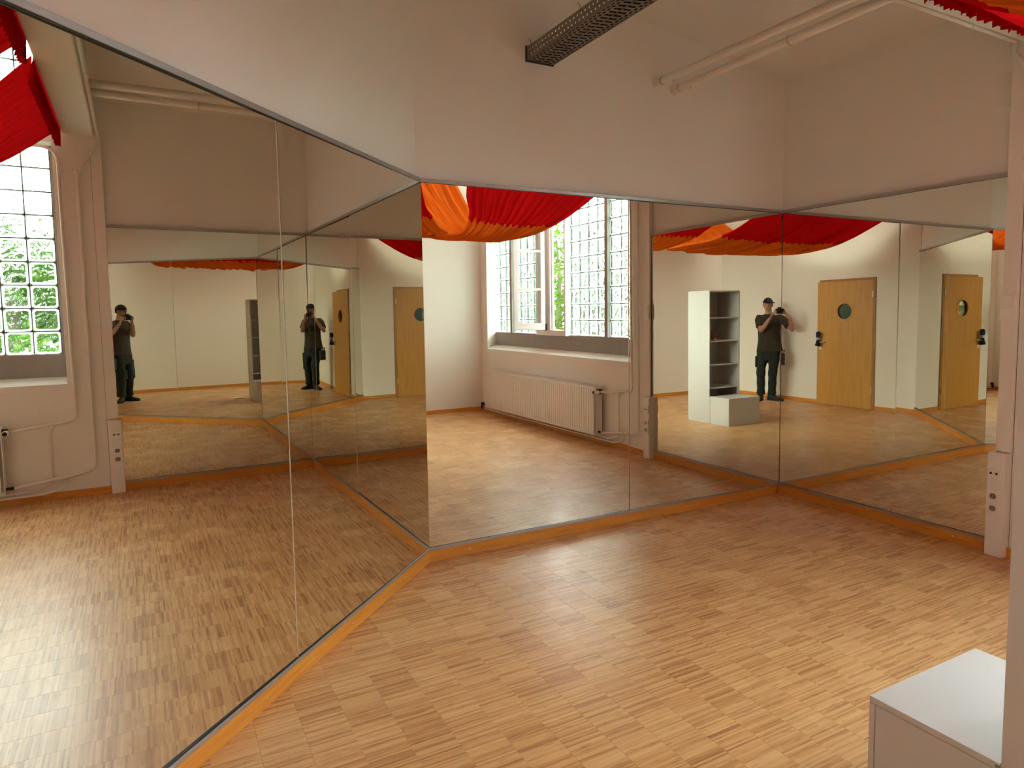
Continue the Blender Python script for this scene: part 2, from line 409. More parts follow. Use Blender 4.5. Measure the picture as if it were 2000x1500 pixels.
# (direction chosen so that the room lies to the right of p->q)
bb = [skirt('baseboard_left', E1, A, ZTR, .006, WB), skirt('baseboard_back', A, (-.02, 0), ZTR, .006, WB), skirt('baseboard_right', (0, 0), (0, E3Y), ZTR, .006, WB)]
skirt('baseboard_window', (0, -1.775), (0, YBACK), .062, .012)
skirt('baseboard_rear', (0, YBACK), (DW1[0], YBACK), .06, .012)
skirt('baseboard_door_near', dwp(LD), dwp(DH1), .06, .012)
skirt('baseboard_door_far', dwp(DH0), dwp(0), .06, .012)
# brass screws in the baseboards
def screw(parent, p, n):
    n = Vector((n[0], n[1], 0)).normalized(); m = MB(); c0 = Vector(p)
    m.tube([c0, c0 + n * .0025], .004, 8); m.build('screw', 'hinge', parent)
nb = Vector((0, -1, 0))
for x in (-2.86, -2.32, -1.62, -.9, -.3): screw(bb[1], (x, -.006, .04), (0, -1))
nl = -nL
for s_ in (.35, .95, 1.3, 1.62, 2.1, 2.5):
    pp = A - t1 * s_ + nl * .006; screw(bb[0], (pp.x, pp.y, .04), nl)
for y in (-.5, -1.45): screw(bb[2], (-.006, y, .04), (-1, 0))

# ---------------------------------------------------------------- mirrors
def pane(mb_p0, mb_p1, n0, pivot, yaw, tilt, name, label, seam=False):
    """glass between two plan points; its face is turned by a hair (as hung) about pivot"""
    p0 = Vector(mb_p0); p1 = Vector(mb_p1); n0 = Vector(n0).normalized()
    n = Vector((n0.x * cos(yaw) - n0.y * sin(yaw), n0.x * sin(yaw) + n0.y * cos(yaw), tilt)).normalized()
    pv = Vector((pivot[0], pivot[1], .7 * 1.56)); n3 = Vector((n0.x, n0.y, 0))
    def on(p, z):
        q_ = Vector((p.x, p.y, z)); d = -(n.dot(q_ - pv)) / n.dot(n3); return q_ + n3 * d
    g = [on(p0, ZB), on(p1, ZB), on(p1, ZT), on(p0, ZT)]
    root = thing(name, label, 'mirror', (p0.x, p0.y, ZB), 'mirror panes round the corner')
    m = MB(); b = [v - n * .005 for v in g]
    m.add(g + b, [(0, 1, 2, 3), (4, 7, 6, 5), (0, 4, 5, 1), (1, 5, 6, 2), (2, 6, 7, 3), (3, 7, 4, 0)])
    o = fixn(m.build('mirror_glass', 'mirror', root))
    bk = MB(); c0 = [v - n * .0065 for v in g]; d = [v - n * .024 for v in g]
    bk.add(c0 + d, [(0, 1, 2, 3), (4, 7, 6, 5), (0, 4, 5, 1), (1, 5, 6, 2), (2, 6, 7, 3), (3, 7, 4, 0)])
    fixn(bk.build('backing_board', 'black', root))
    if seam:
        tt = Vector(((p1 - p0).x, (p1 - p0).y, 0)).normalized(); e = MB()
        c1 = [g[1] - tt * .0022, g[1], g[2], g[2] - tt * .0022]; f_ = [v + n * .0010 for v in c1]; k_ = [v - n * .005 for v in c1]
        e.add(f_ + k_, [(0, 1, 2, 3), (4, 7, 6, 5), (0, 4, 5, 1), (1, 5, 6, 2), (2, 6, 7, 3), (3, 7, 4, 0)]); fixn(e.build('polished_edge', 'edge', root))
    rebase(root); return root
gp = .0018
nM1 = -nL
pane(tuple(E1), tuple(S1 - t1 * gp * 1.2), nM1, (-4.105, -1.001), -.0057, .0009, 'wall_mirror', 'nearest wall mirror pane at the left edge, reflecting the glass brick window', True)
pane(tuple(S1 + t1 * gp * 1.2), tuple(A - t1 * .002), nM1, (-4.105, -1.001), -.0043, .0002, 'wall_mirror', 'narrower looking mirror pane between the left seam and the obtuse corner')
pane((A.x + .002, 0), (SX2 - gp, 0), (0, -1), (SX2, 0), .0019, .0002, 'wall_mirror', 'middle wall mirror pane reflecting red drape, window and radiator', True)
pane((SX2 + gp, 0), (-.004, 0), (0, -1), (SX2, 0), -.0025, .0043, 'wall_mirror', 'mirror pane just left of the far corner, reflecting the white shelf')
pane((0, -.004), (0, E3Y), (-1, 0), (0, 0), -.0026, -.0008, 'wall_mirror', 'mirror pane right of the far corner, reflecting the beech door')
def rail(p, q_, z0, z1, label, cat='frame'):
    p = Vector(p); q_ = Vector(q_); t = (q_ - p).normalized(); n = Vector((t.y, -t.x))
    root = thing('aluminium_rail', label, 'rail', (p.x, p.y, z0), 'aluminium mirror rails')
    fixn(MB().prism([tuple(p - n * .026), tuple(q_ - n * .026), tuple(q_ + n * .010), tuple(p + n * .010)], z0, z1).build('rail_profile', 'alu', root, bevel=.0015))
    za, zb = (z1, z1 + .002) if z0 < 1 else (z0 - .002, z0)
    fixn(MB().prism([tuple(p - n * .004), tuple(q_ - n * .004), tuple(q_ + n * .006), tuple(p + n * .006)], za, zb).build('gasket', 'black', root)); rebase(root)
for p, q_, w in [(E1, A, 'left mirrors'), (A, Vector((0, 0)), 'middle mirrors'), (Vector((0, 0)), Vector((0, E3Y)), 'right corner mirror')]:
    rail(p, q_, ZTR, ZB, 'thin aluminium rail along the bottom of the ' + w)
    rail(p, q_, ZT, ZT + .022, 'thin aluminium rail along the top of the ' + w)
tag(MB().box((-.010, E3Y - .006, ZB), (.024, E3Y, ZT + .022)).build('mirror_edge_strip', 'black'), 'thin dark vertical strip closing the right mirror beside the cable duct', 'strip')

# ---------------------------------------------------------------- window bay
GZ0 = 1.25; PIT = .2; NR = 9; GZ1 = GZ0 + NR * PIT - .01
def brick_mesh():
    m = MB(); a = .095; r = .0135
    # block local: x depth (front face at -x), y,z centred; raised rim round a slightly sunk wavy face
    rings = []
    def rr(sz, x):
        k = .018 if sz > .08 else .010; s_ = sz
        pts = [(-s_ + k, -s_), (s_ - k, -s_), (s_, -s_ + k), (s_, s_ - k), (s_ - k, s_), (-s_ + k, s_), (-s_, s_ - k), (-s_, -s_ + k)]
        return [(x, y, z) for y, z in pts]
    m.loft([rr(.080, -.022), rr(.083, -.025), rr(a, -.021), rr(a, .021), rr(.083, .025)])
    return m
bmesh_b = brick_mesh()
bd = bpy.data.meshes.new('glass_brick'); bd.from_pydata(bmesh_b.v, [], bmesh_b.f); bd.materials.append(M['brick']); bd.materials.append(M['rim'])
bm = bmesh.new(); bm.from_mesh(bd); bmesh.ops.recalc_face_normals(bm, faces=bm.faces)
for f_ in bm.faces:
    if len(f_.verts) == 4: f_.material_index = 1       # bevelled rim and sides; the two octagons stay clear
bm.to_mesh(bd); bm.free()
win = MB()
win.box((XW - .045, -5.80, 1.0), (XW + .10, -2.07, GZ0 - .005))                       # concrete strip below
win.box((XW - .05, -5.80, GZ1 + .005), (XW + .10, -2.07, 3.03))
win.box((XW - .05, -2.085, GZ0 - .01), (XW + .10, -2.055, 3.03))
win.box((XW - .05, -5.85, 1.0), (XW + .10, -5.775, 3.03))
window = win.build('window_1', 'concrete', **st)
y = -2.09
cols = []
layout = [('b', 3), ('m', .07), ('b', 4), ('w', .78), ('b', 4), ('m', .07), ('b', 3)]
WO = None
for k, n_ in layout:
    if k == 'b':
        y0 = y
        for i in range(n_): cols.append(y - .1 - i * PIT)
        y -= n_ * PIT
        g = MB()
        for i in range(n_ + 1): g.box((XW - .014, y0 - i * PIT - .005, GZ0 - .005), (XW + .016, y0 - i * PIT + .005, GZ1 + .005))
        for j in range(NR + 1): g.box((XW - .014, y - .005, GZ0 + j * PIT - .010), (XW + .016, y0 + .005, GZ0 + j * PIT))
        g.build('glazing_grid', 'mortar', window, kind='stuff')
    elif k == 'm':
        MB().box((XW - .055, y - n_ + .004, GZ0 - .005), (XW + .08, y - .004, GZ1 + .01)).build('mullion', 'concrete', window)
        y -= n_
    else:
        WO = (y, y - n_); y -= n_
for cyv in cols:
    for j in range(NR):
        o = bpy.data.objects.new('glass_brick', bd); COL.objects.link(o); o.parent = window
        o.location = (XW, cyv, GZ0 + .095 + j * PIT); 
        if (j + int(cyv * 7)) % 2: o.rotation_euler = (pi, 0, 0)
# sloped sill
MB().add([(-.0, NY1 + .0, .992), (-.0, NY0, .992), (XW - .05, NY0, 1.045), (XW - .05, -5.78, 1.045), (-.0, NY1, .931), (-.0, NY0, .931), (XW + .1, NY0, .931), (XW + .1, -5.78, .931)],
         [(0, 1, 2, 3), (4, 7, 6, 5), (0, 4, 5, 1), (1, 5, 6, 2), (2, 6, 7, 3), (3, 7, 4, 0)]).build('trim_1', 'wall', **st)
bpy.data.objects['trim_1']['label'] = 'sloped white window sill'
# opening casement unit
wy0, wy1 = WO        # near (towards the corner), far
fr = MB(); FZ0, FZ1 = 1.235, 3.02
fr.box((XW - .10, wy0 - .045, FZ0), (XW + .05, wy0 - .005, FZ1)); fr.box((XW - .10, wy1 + .005, FZ0), (XW + .05, wy1 + .06, FZ1))
fr.box((XW - .10, wy1 + .06, FZ0), (XW + .05, wy0 - .045, FZ0 + .075)); fr.box((XW - .10, wy1 + .06, FZ1 - .07), (XW + .05, wy0 - .045, FZ1))
fr.box((XW - .11, wy1 + .255, FZ0 + .0751), (XW - .04, wy1 + .30, FZ1 - .0701)); fr.box((XW - .075, wy1 + .3001, FZ0 + .0751), (XW - .055, wy1 + .350, FZ1 - .0701))
fr.box((XW - .105, wy1 + .3501, FZ0 + .0751), (XW - .055, wy1 + .400, FZ1 - .0701)); fr.box((XW - .085, wy1 + .4001, FZ0 + .0751), (XW - .055, wy1 + .430, FZ1 - .0701)); fr.box((XW - .085, wy1 + .061, FZ0 + .0751), (XW - .03, wy1 + .155, FZ1 - .0701))
fr.box((XW - .055, wy1 + .1551, FZ0 + .0751), (XW - .035, wy1 + .2549, FZ1 - .0701))
frame = fr.build('window_frame', 'winframe', window, bevel=.004)
# casement leaf, swung 120 degrees into the room
ang = R(118); HP = Vector((XW - .12, wy1 + .29, 0)); LW = .42
ldir = Vector((-sin(ang), cos(ang), 0)); lnor = Vector((ldir.y, -ldir.x, 0))
LM = Matrix(((ldir.x, lnor.x, 0, HP.x), (ldir.y, lnor.y, 0, HP.y), (0, 0, 1, 0), (0, 0, 0, 1)))
leaf = thing('window_casement', 'white narrow casement sash swung open into the room beside the glass bricks', 'window', (HP.x, HP.y, 1.33))
lf = MB(); z0, z1 = 1.335, 2.96; sw = .055; th = .045
lf.box((0, 0, z0), (sw, th, z1), LM); lf.box((LW - sw, 0, z0), (LW, th, z1), LM)
lf.box((sw, .0, z0), (LW - sw, th, z0 + .07), LM); lf.box((sw, .0, z1 - .06), (LW - sw, th, z1), LM)
lf.box((sw, .004, 1.845), (LW - sw, th - .004, 1.875), LM); lf.box((sw, .004, 2.355), (LW - sw, th - .004, 2.385), LM)
lf.box((0.0, -.012, z0 - .022), (LW, th + .012, z0), LM)
fixn(lf.build('sash_frame', 'winframe', leaf, bevel=.002))
for k, (a, b) in enumerate([(z0 + .07, 1.845), (1.875, 2.355), (2.385, z1 - .06)]):
    fixn(MB().box((sw, th / 2 - .002, a), (LW - sw, th / 2 + .002, b), LM).build('pane', 'pane', leaf))
fixn(MB().box((-.02, -.01, z0 - .03), (.03, .02, z0 + .06), LM).build('hinge', 'darkmetal', leaf))
kn = MB(); kn.box((LW - .04, -.014, 2.06), (LW - .015, 0, 2.16), LM); kn.tube([LM @ Vector((LW - .028, -.01, 2.12)), LM @ Vector((LW - .028, -.045, 2.12)), LM @ Vector((LW - .028, -.05, 2.03))], .007, 8)
fixn(kn.build('handle', 'hinge', leaf)); rebase(leaf)
# clerestory above the drapes
w2 = MB(); w2.box((XW - .05, -5.8, 3.295), (XW + .1, -2.05, 3.33)); w2.box((XW - .05, -5.8, 3.93), (XW + .1, -2.05, 3.985))
window2 = w2.build('window_2', 'concrete', **st)
g = MB()
for i in range(19): g.box((XW - .014, -2.09 - i * PIT - .005, 3.33), (XW + .016, -2.09 - i * PIT + .005, 3.93))
for j in range(4): g.box((XW - .014, -5.7, 3.33 + j * PIT - .01), (XW + .016, -2.08, 3.33 + j * PIT))
g.build('glazing_grid', 'mortar', window2, kind='stuff')
for i in range(18):
    for j in range(3):
        o = bpy.data.objects.new('glass_brick', bd); COL.objects.link(o); o.parent = window2; o.location = (XW, -2.19 - i * PIT, 3.33 + .095 + j * PIT)
MB().box((XW - .05, -5.85, 3.29), (XW + .1, -5.695, 3.985)).build('mullion', 'concrete', window2)

# ---------------------------------------------------------------- radiator
rad = thing('radiator', 'white ribbed panel radiator under the glass brick window', 'radiator', (-.09, -3.9, .12))
RY0, RY1, RZ0, RZ1, RXF, RXB = -2.52, -5.34, .115, .675, -.145, -.045
fp = MB(); nr = 56; w = (RY0 - RY1 - .04) / nr; prof = []
for i in range(nr):
    yb = RY0 - .02 - i * w
    prof += [(RXF + .008, yb), (RXF + .008, yb - w * .22), (RXF, yb - w * .34), (RXF, yb - w * .88)]
prof.append((RXF + .008, RY0 - .02 - nr * w))
n_ = len(prof)
vs = [(x, y_, RZ0 + .02) for x, y_ in prof] + [(x, y_, RZ1 - .02) for x, y_ in prof] + [(RXF + .02, prof[0][1], RZ0 + .02), (RXF + .02, prof[-1][1], RZ0 + .02), (RXF + .02, prof[0][1], RZ1 - .02), (RXF + .02, prof[-1][1], RZ1 - .02)]
fs = [(i, i + 1, n_ + i + 1, n_ + i) for i in range(n_ - 1)]
fp.add(vs, fs)
fp.box((RXF + .004, RY1, RZ0), (RXF + .02, RY0, RZ0 + .022)); fp.box((RXF + .004, RY1, RZ1 - .022), (RXF + .02, RY0, RZ1))
fp.build('front_panel', 'radiator', rad)
MB().box((RXB - .012, RY1, RZ0), (RXB, RY0, RZ1)).build('back_panel', 'radiator', rad, bevel=.003)
MB().box((RXF + .006, RY0, RZ0 + .005), (RXB, RY0 + .006, RZ1 + .004)).build('side_panel', 'radiator', rad, bevel=.002)
MB().box((RXF + .006, RY1 - .006, RZ0 + .005), (RXB, RY1, RZ1 + .004)).build('side_panel', 'radiator', rad, bevel=.002)
gr = MB()
gr.box((RXF + .004, RY1, RZ1 - .002), (RXF + .018, RY0, RZ1 + .006)); gr.box((RXB - .014, RY1, RZ1 - .002), (RXB, RY0, RZ1 + .006))
i = 0
yy = RY1
while yy < RY0:
    gr.box((RXF + .018, yy, RZ1 - .001), (RXB - .014, yy + .010, RZ1 + .004)); yy += .024
gr.box((RXF + .058, RY1, RZ1 - .001), (RXF + .064, RY0, RZ1 + .0045))
gr.build('top_grille', 'radiator', rad)
vl = MB(); vl.tube([(-.095, RY0 + .006, .625), (-.095, RY0 + .05, .625)], .012, 10)
vl.build('valve_body', 'brass', rad, smooth=False)
vh = MB(); vh.tube([(-.11, RY0 + .035, .625), (-.155, RY0 + .035, .625), (-.185, RY0 + .035, .625)], [.020, .024, .022], 14); vh.build('valve_head', 'plastic', rad)
MB().tube([(-.185, RY0 + .035, .625), (-.190, RY0 + .035, .625)], .017, 14).build('valve_cap', 'black', rad)
MB().box((-.118, RY0 + .002, .60), (-.075, RY0 + .045, .655)).build('valve_bracket', 'black', rad, bevel=.004)
MB().tube([(-.095, RY0 + .006, .155), (-.095, RY0 + .06, .155)], .013, 10).build('lower_valve', 'darkmetal', rad)
for yy in (-3.1, -4.75): MB().box((RXB - .002, yy, RZ0 + .1), (-.001, yy + .03, RZ1 - .1)).build('wall_bracket', 'radiator', rad)
rebase(rad)

# ---------------------------------------------------------------- pipes
def pipe(path, r, label, rr=.07, name='heating_pipe', clamps=(), grp='painted heating pipes', m='pipe'):
    root = thing(name, label, 'pipe', path[0], grp)
    MB().tube(bend(path, rr), r, 12).build('pipe_run', m, root, smooth=True)
    for c, d in clamps:
        c = Vector(c); d = Vector(d).normalized(); k = MB(); k.tube([c - d * .009, c + d * .009], r + .005, 14)
        k.build('clamp', m, root)
    rebase(root); return root
PXX = -.035
pipe([(PXX, -2.30, 3.02), (PXX, -2.015, 2.96), (PXX, -2.005, .69), (PXX, -2.10, .665), (-.095, RY0 + .05, .625)], .0125, 'painted heating pipe dropping beside the window, left one of the pillar pair', .09,
     clamps=[((PXX, -2.005, 2.79), (0, 0, 1)), ((PXX, -2.005, .885), (0, 0, 1)), ((PXX, -2.20, .655), (0, 1, .1))])
pipe([(-1.6, -1.722, 3.122), (PXX - .012, -1.718, 3.118), (PXX - .012, -1.710, 3.06), (PXX, -1.885, 2.80), (PXX, -1.885, .235), (PXX, -2.02, .205), (-.095, RY0 + .06, .155)], .0125, 'painted heating pipe nearer the mirrors, running up to the ceiling beam', .09,
     clamps=[((PXX, -1.885, 2.79), (0, 0, 1)), ((PXX, -1.885, .885), (0, 0, 1)), ((-.5, -1.719, 3.119), (1, 0, 0)), ((PXX - .01, -2.1, .195), (0, 1, 0))])
pipe([(-1.605, -1.722, 3.122), (-4.95, -1.722, 3.135)], .0125, 'painted pipe under the alcove ceiling along the beam', .05, clamps=[((-1.75, -1.722, 3.123), (1, 0, 0)), ((-2.6, -1.722, 3.126), (1, 0, 0))])
pipe([(PXX, -2.16, .655), (PXX, -2.205, .60), (PXX, -2.205, .15), (-.07, -2.34, .100), (-.07, -5.60, .082), (-.035, -5.80, .082)], .0085, 'thin painted pipe branching down and passing under the radiator', .04, clamps=[((-.07, -4.0, .091), (0, 1, 0))])
pipe([(PXX, -2.11, .19), (PXX, -2.115, .10), (-.07, -2.25, .070), (-.07, -5.60, .050), (-.035, -5.80, .050)], .0085, 'lowest thin painted pipe just above the baseboard', .04, clamps=[((-.07, -3.3, .064), (0, 1, 0))])
tag(MB().box((-.05, -5.84, .035), (-.012, -5.79, .13)).build('pipe_bracket', 'black', bevel=.003), 'small black bracket holding the two thin pipes in the room corner', 'bracket')
# overhead insulated pipes into the alcove wall
for x, z, x1, z1, r, lab in [(-1.308, 3.195, -1.275, 3.195, .027, 'thick cream overhead pipe, left one of the pair entering the wall'), (-1.147, 3.168, -1.147, 3.168, .027, 'thick cream overhead pipe, right one of the pair near the ceiling slope')]:
    root = thing('overhead_pipe', lab, 'pipe', (x, 0, z), 'overhead alcove pipes')
    MB().tube([(x, WB + .02, z), (x, -.05, z), (x1, -1.73, z1)], r, 20).build('pipe_run', 'pipe', root, smooth=True)
    MB().tube([(x, WB - .001, z), (x, -.03, z)], r + .006, 20).build('wall_rosette', 'pipe', root)
    for yy in (-.045, -1.02):
        if yy < -1 and x < -1.2: continue
        MB().tube([(x, yy + .004, z), (x, yy - .004, z)], r + .003, 20).build('joint_band', 'brass', root)
    MB().tube([(x - .004, -.16, z - r), (x - .004, -.16, z - r - .012)], .004, 6).build('screw', 'brass', root)
    rebase(root)

# ---------------------------------------------------------------- cable tray (perforated steel channel)
ct = thing('cable_tray', 'perforated grey metal cable tray under the ceiling', 'cable tray', (-2.285, 0, 3.18))
x0, x1, zb, zt = -2.385, -2.185, 3.178, 3.262; yE = -1.69
bot = MB(); t_ = .0015
for a, b in [(0, .010), (.022, .030), (.042, .052), (.148, .158), (.170, .178), (.190, .200)]:
    bot.box((x0 + a, yE, zb), (x0 + b, WB, zb + t_))
yy = WB - .004; k = 0
while yy > yE + .05:
    for a, b, o_ in [(.010, .022, 0), (.030, .042, .02), (.158, .170, 0), (.178, .190, .02)]:
        bot.box((x0 + a, yy - .014 - o_, zb), (x0 + b, yy - o_, zb + t_))
    # slanted rungs in the middle
    bot.add([(x0 + .052, yy - .018, zb), (x0 + .148, yy - .040, zb), (x0 + .148, yy - .018, zb), (x0 + .052, yy + .004, zb), (x0 + .052, yy - .018, zb + t_), (x0 + .148, yy - .040, zb + t_), (x0 + .148, yy - .018, zb + t_), (x0 + .052, yy + .004, zb + t_)],
            [(0, 1, 2, 3), (4, 7, 6, 5), (0, 4, 5, 1), (1, 5, 6, 2), (2, 6, 7, 3), (3, 7, 4, 0)])
    bot.box((x0 + .094, yy - .05, zb), (x0 + .106, yy, zb + t_))
    yy -= .043
bot.build('perforated_base', 'steel', ct, kind='stuff')
for sx_, nm in ((x0, 1), (x1 - t_, -1)):
    sd = MB()
    for a, b in [(0, .020), (.032, .052), (.064, zt - zb)]: sd.box((sx_, yE, zb + a), (sx_ + t_, WB, zb + b))
    yy = WB; k = 0
    while yy > yE + .03:
        sd.box((sx_, yy - .026, zb + .020), (sx_ + t_, yy, zb + .032)); sd.box((sx_, yy - .046, zb + .052), (sx_ + t_, yy - .020, zb + .064)); yy -= .040
    sd.build('side_rail', 'steel', ct)
cbm = MB()
for k_, (cx_, cr_) in enumerate([(.020, .012), (.046, .013), (.074, .014), (.103, .014), (.131, .013), (.157, .012), (.181, .012)]):
    cbm.tube([(x0 + cx_, WB - .002, zb + .004 + cr_), (x0 + cx_ + .002, -.6, zb + .003 + cr_), (x0 + cx_, -1.2, zb + .004 + cr_), (x0 + cx_, yE, zb + .004 + cr_)], cr_, 8)
cbm.build('added_cables', 'black', ct, kind='stuff')  # unseen black cables, added so the slots in the base look dark
MB().box((x0 - .003, .012, zb - .004), (x1 + .003, .029, zb)).build('end_flange', 'darkmetal', ct)
MB().box((x0 - .004, .012, zb - .004), (x0 - .001, .029, zt + .01)).build('end_flange', 'darkmetal', ct)
for yy in (-.05, -.62): 
    k = MB(); k.tube([(x0 - .002, yy, zt - .01), (x0 - .006, yy + .004, zt + .02), (x0 - .012, yy + .015, zt + .032)], .0015, 6); k.build('wire_tie', 'darkmetal', ct)
rebase(ct)

# ---------------------------------------------------------------- cable duct, switch, sockets
cdk = thing('cable_duct', 'white vertical cable duct with a wider socket box at its foot', 'cable duct', (-.02, -1.725, 0))
MB().box((-.030, -1.782, .662), (0.0, -1.700, 3.08)).build('duct_cover', 'wall', cdk, bevel=.002)
MB().box((-.060, -1.775, .0), (0.0, -1.672, .655)).build('socket_box', 'plastic', cdk, bevel=.003)
MB().box((-.064, -1.757, .004), (-.060, -1.676, .651)).build('box_cover', 'plastic', cdk, bevel=.0015)
MB().box((-.001, -1.7850, .0), (.0005, -1.7830, 3.0)).build('gap_shade_strip', 'darkmetal', cdk)  # thin dark strip painted as the shaded crack between duct and wall
rebase(cdk)
sw_ = thing('light_switch', 'white double rocker light switch on the cable duct', 'switch', (-.03, -1.735, 1.55))
MB().box((-.042, -1.776, 1.478), (-.030, -1.696, 1.632)).build('switch_plate', 'plastic', sw_, bevel=.003)
for zc in (1.593, 1.517):
    fixn(MB().add([(-.042, -1.768, zc - .030), (-.042, -1.704, zc - .030), (-.042, -1.704, zc + .030), (-.042, -1.768, zc + .030), (-.045, -1.766, zc - .028), (-.045, -1.706, zc - .028), (-.053, -1.706, zc + .028), (-.053, -1.766, zc + .028)],
             [(0, 3, 2, 1), (4, 5, 6, 7), (0, 1, 5, 4), (1, 2, 6, 5), (2, 3, 7, 6), (3, 0, 4, 7)]).build('rocker', 'plastic', sw_))
rebase(sw_)
def disc(x, y_, z, r0, r1, depth=.004, m='plastic', parent=None, name='face'):
    return MB().tube([(x, y_, z), (x - depth, y_, z)], [r0, r1], 20).build(name, m, parent)
an = thing('antenna_socket', 'white aerial socket plate with two round black holes', 'socket', (-.064, -1.716, .52))
MB().box((-.074, -1.754, .487), (-.064, -1.680, .562)).build('plate', 'plastic', an, bevel=.003)
for dy in (-.016, .016): disc(-.0742, -1.717 + dy, .527, .008, .008, .0012, 'black', an, 'hole')
disc(-.0742, -1.717, .527, .002, .002, .001, 'black', an, 'screw'); rebase(an)
for k, zc in enumerate((.383, .307)):
    so = thing('power_socket', ['white round power socket, upper one of the pair on the duct box', 'white round power socket, lower one of the pair on the duct box'][k], 'socket', (-.064, -1.716, zc), 'power sockets on the duct')
    MB().box((-.072, -1.754, zc - .0375), (-.064, -1.680, zc + .0375)).build('plate', 'plastic', so, bevel=.003)
    rim = MB(); n_ = 24; rg = lambda r_, x: [(x, -1.717 + r_ * cos(2 * pi * i / n_), zc + r_ * sin(2 * pi * i / n_)) for i in range(n_)]
    rim.loft([rg(.024, -.072), rg(.024, -.076), rg(.021, -.076), rg(.020, -.0722)], cap=False); fixn(rim.build('rim', 'plastic', so))
    disc(-.0722, -1.717, zc, .0198, .0198, .0006, 'steel', so, 'well')
    for a in (.3, .3 + pi): disc(-.0728, -1.717 + .0095 * cos(a), zc + .0095 * sin(a), .003, .003, .001, 'black', so, 'pin_hole')
    for s_ in (1, -1): MB().box((-.0775, -1.720, zc + s_ * .0185 - .002), (-.0722, -1.714, zc + s_ * .0185 + .002)).build('earth_clip', 'hinge', so)
    rebase(so)

# ---------------------------------------------------------------- door with round window
door = MB()
def dbox(m, s0, s1, z0, z1, o0, o1): m.prism([dwp(s0, o0), dwp(s0, o1), dwp(s1, o1), dwp(s1, o0)], z0, z1)
fm_ = MB(); dbox(fm_, DH0, DH0 + .065, 0, DTOP, -.018, TH + .01); dbox(fm_, DH1 - .065, DH1, 0, DTOP, -.018, TH + .01); dbox(fm_, DH0 + .065, DH1 - .065, DTOP - .065, DTOP, -.018, TH + .01)
dframe = fixn(fm_.build('door_1', 'doorframe', bevel=.002, **st))
# leaf hinged at the far side (near the left mirrors), ajar by a few degrees
HS = DH0 + .045; LW2 = DH1 - DH0 - .09 + .01; hp = Vector(dwp(HS, -.020))
aa = R(5.0); lt = Vector((td.x * cos(aa) - td.y * sin(aa), td.x * sin(aa) + td.y * cos(aa)))
if lt.x < td.x: aa = -aa; lt = Vector((td.x * cos(aa) - td.y * sin(aa), td.x * sin(aa) + td.y * cos(aa)))
ln = Vector((-lt.y, lt.x)); 
if ln.x > 0: ln = -ln                       # outwards
DM = Matrix(((lt.x, ln.x, 0, hp.x), (lt.y, ln.y, 0, hp.y), (0, 0, 1, 0), (0, 0, 0, 1)))
leafd = thing('door_leaf', 'beech veneered door standing slightly ajar with a round porthole window', 'door', (hp.x, hp.y, 0))
WZ, WS, WR = 1.525, LW2 * .49, .135
lm = MB(); nseg = 32; LZ0, LZ1 = .008, DTOP - .038; dt = .042
outer = []
def edgept(a):      # ray from the porthole centre to the leaf outline
    dx, dz = cos(a), sin(a); t = 1e9
    if dx > 1e-6: t = min(t, (LW2 - WS) / dx)
    if dx < -1e-6: t = min(t, WS / -dx)
    if dz > 1e-6: t = min(t, (LZ1 - WZ) / dz)
    if dz < -1e-6: t = min(t, (WZ - LZ0) / -dz)
    return (WS + dx * t, WZ + dz * t)
angs = sorted([2 * pi * i / nseg for i in range(nseg)] + [math.atan2(zc - WZ, xc - WS) % (2 * pi) for xc in (0, LW2) for zc in (LZ0, LZ1)])
n_ = len(angs); vs = []
for a in angs:
    ox, oz = edgept(a); ix, iz = WS + WR * cos(a), WZ + WR * sin(a)
    vs += [DM @ Vector((ox, 0, oz)), DM @ Vector((ix, 0, iz)), DM @ Vector((ix, dt, iz)), DM @ Vector((ox, dt, oz))]
fs = []
for i in range(n_):
    a = 4 * i; b = 4 * ((i + 1) % n_)
    for k in range(4): fs.append((a + k, b + k, b + (k + 1) % 4, a + (k + 1) % 4))
fixn(lm.add(vs, fs).build('leaf_panel', 'door', leafd))
def ringm(r0, r1, y0, y1):
    m = MB(); rr_ = lambda r_, yv: [DM @ Vector((WS + r_ * cos(2 * pi * i / 40), yv, WZ + r_ * sin(2 * pi * i / 40))) for i in range(40)]
    m.loft([rr_(r0, y1), rr_(r0, y0), rr_(r1, y0), rr_(r1, y1), rr_(r0, y1)], cap=False); return m
fixn(ringm(WR - .012, WR + .018, -.008, .010).build('porthole_ring', 'door', leafd)); fixn(ringm(WR - .012, WR + .018, dt - .01, dt + .008).build('porthole_ring', 'door', leafd))
MB().tube([DM @ Vector((WS, .018, WZ)), DM @ Vector((WS, .024, WZ))], WR - .004, 40).build('porthole_glass', 'doorglass', leafd)
for zc in (1.78, .30): MB().tube([DM @ Vector((-.008, -.012, zc - .05)), DM @ Vector((-.008, -.012, zc + .05))], .009, 10).build('hinge', 'hinge', leafd)
hd = MB(); hx_ = LW2 - .065
hd.tube([DM @ Vector((hx_, 0, 1.03)), DM @ Vector((hx_, -.008, 1.03))], .026, 18)
hd.tube([DM @ Vector((hx_, -.004, 1.03)), DM @ Vector((hx_, -.052, 1.03)), DM @ Vector((hx_ - .02, -.060, 1.03)), DM @ Vector((hx_ - .11, -.060, 1.03))], .009, 10)
hd.build('door_handle', 'hinge', leafd)
ks = MB(); ks.tube([DM @ Vector((hx_, 0, .93)), DM @ Vector((hx_, -.009, .93))], [.024, .022], 18); ks.build('key_rose', 'plastic', leafd)
MB().tube([DM @ Vector((hx_, -.009, .93)), DM @ Vector((hx_, -.0105, .93))], .006, 8).build('keyhole', 'black', leafd)
rebase(leafd)
wrp = thing('cloth_wrap', 'navy cloth bundle with a silver band tied over the door handle', 'cloth', tuple(DM @ Vector((hx_, -.05, 1.0))))
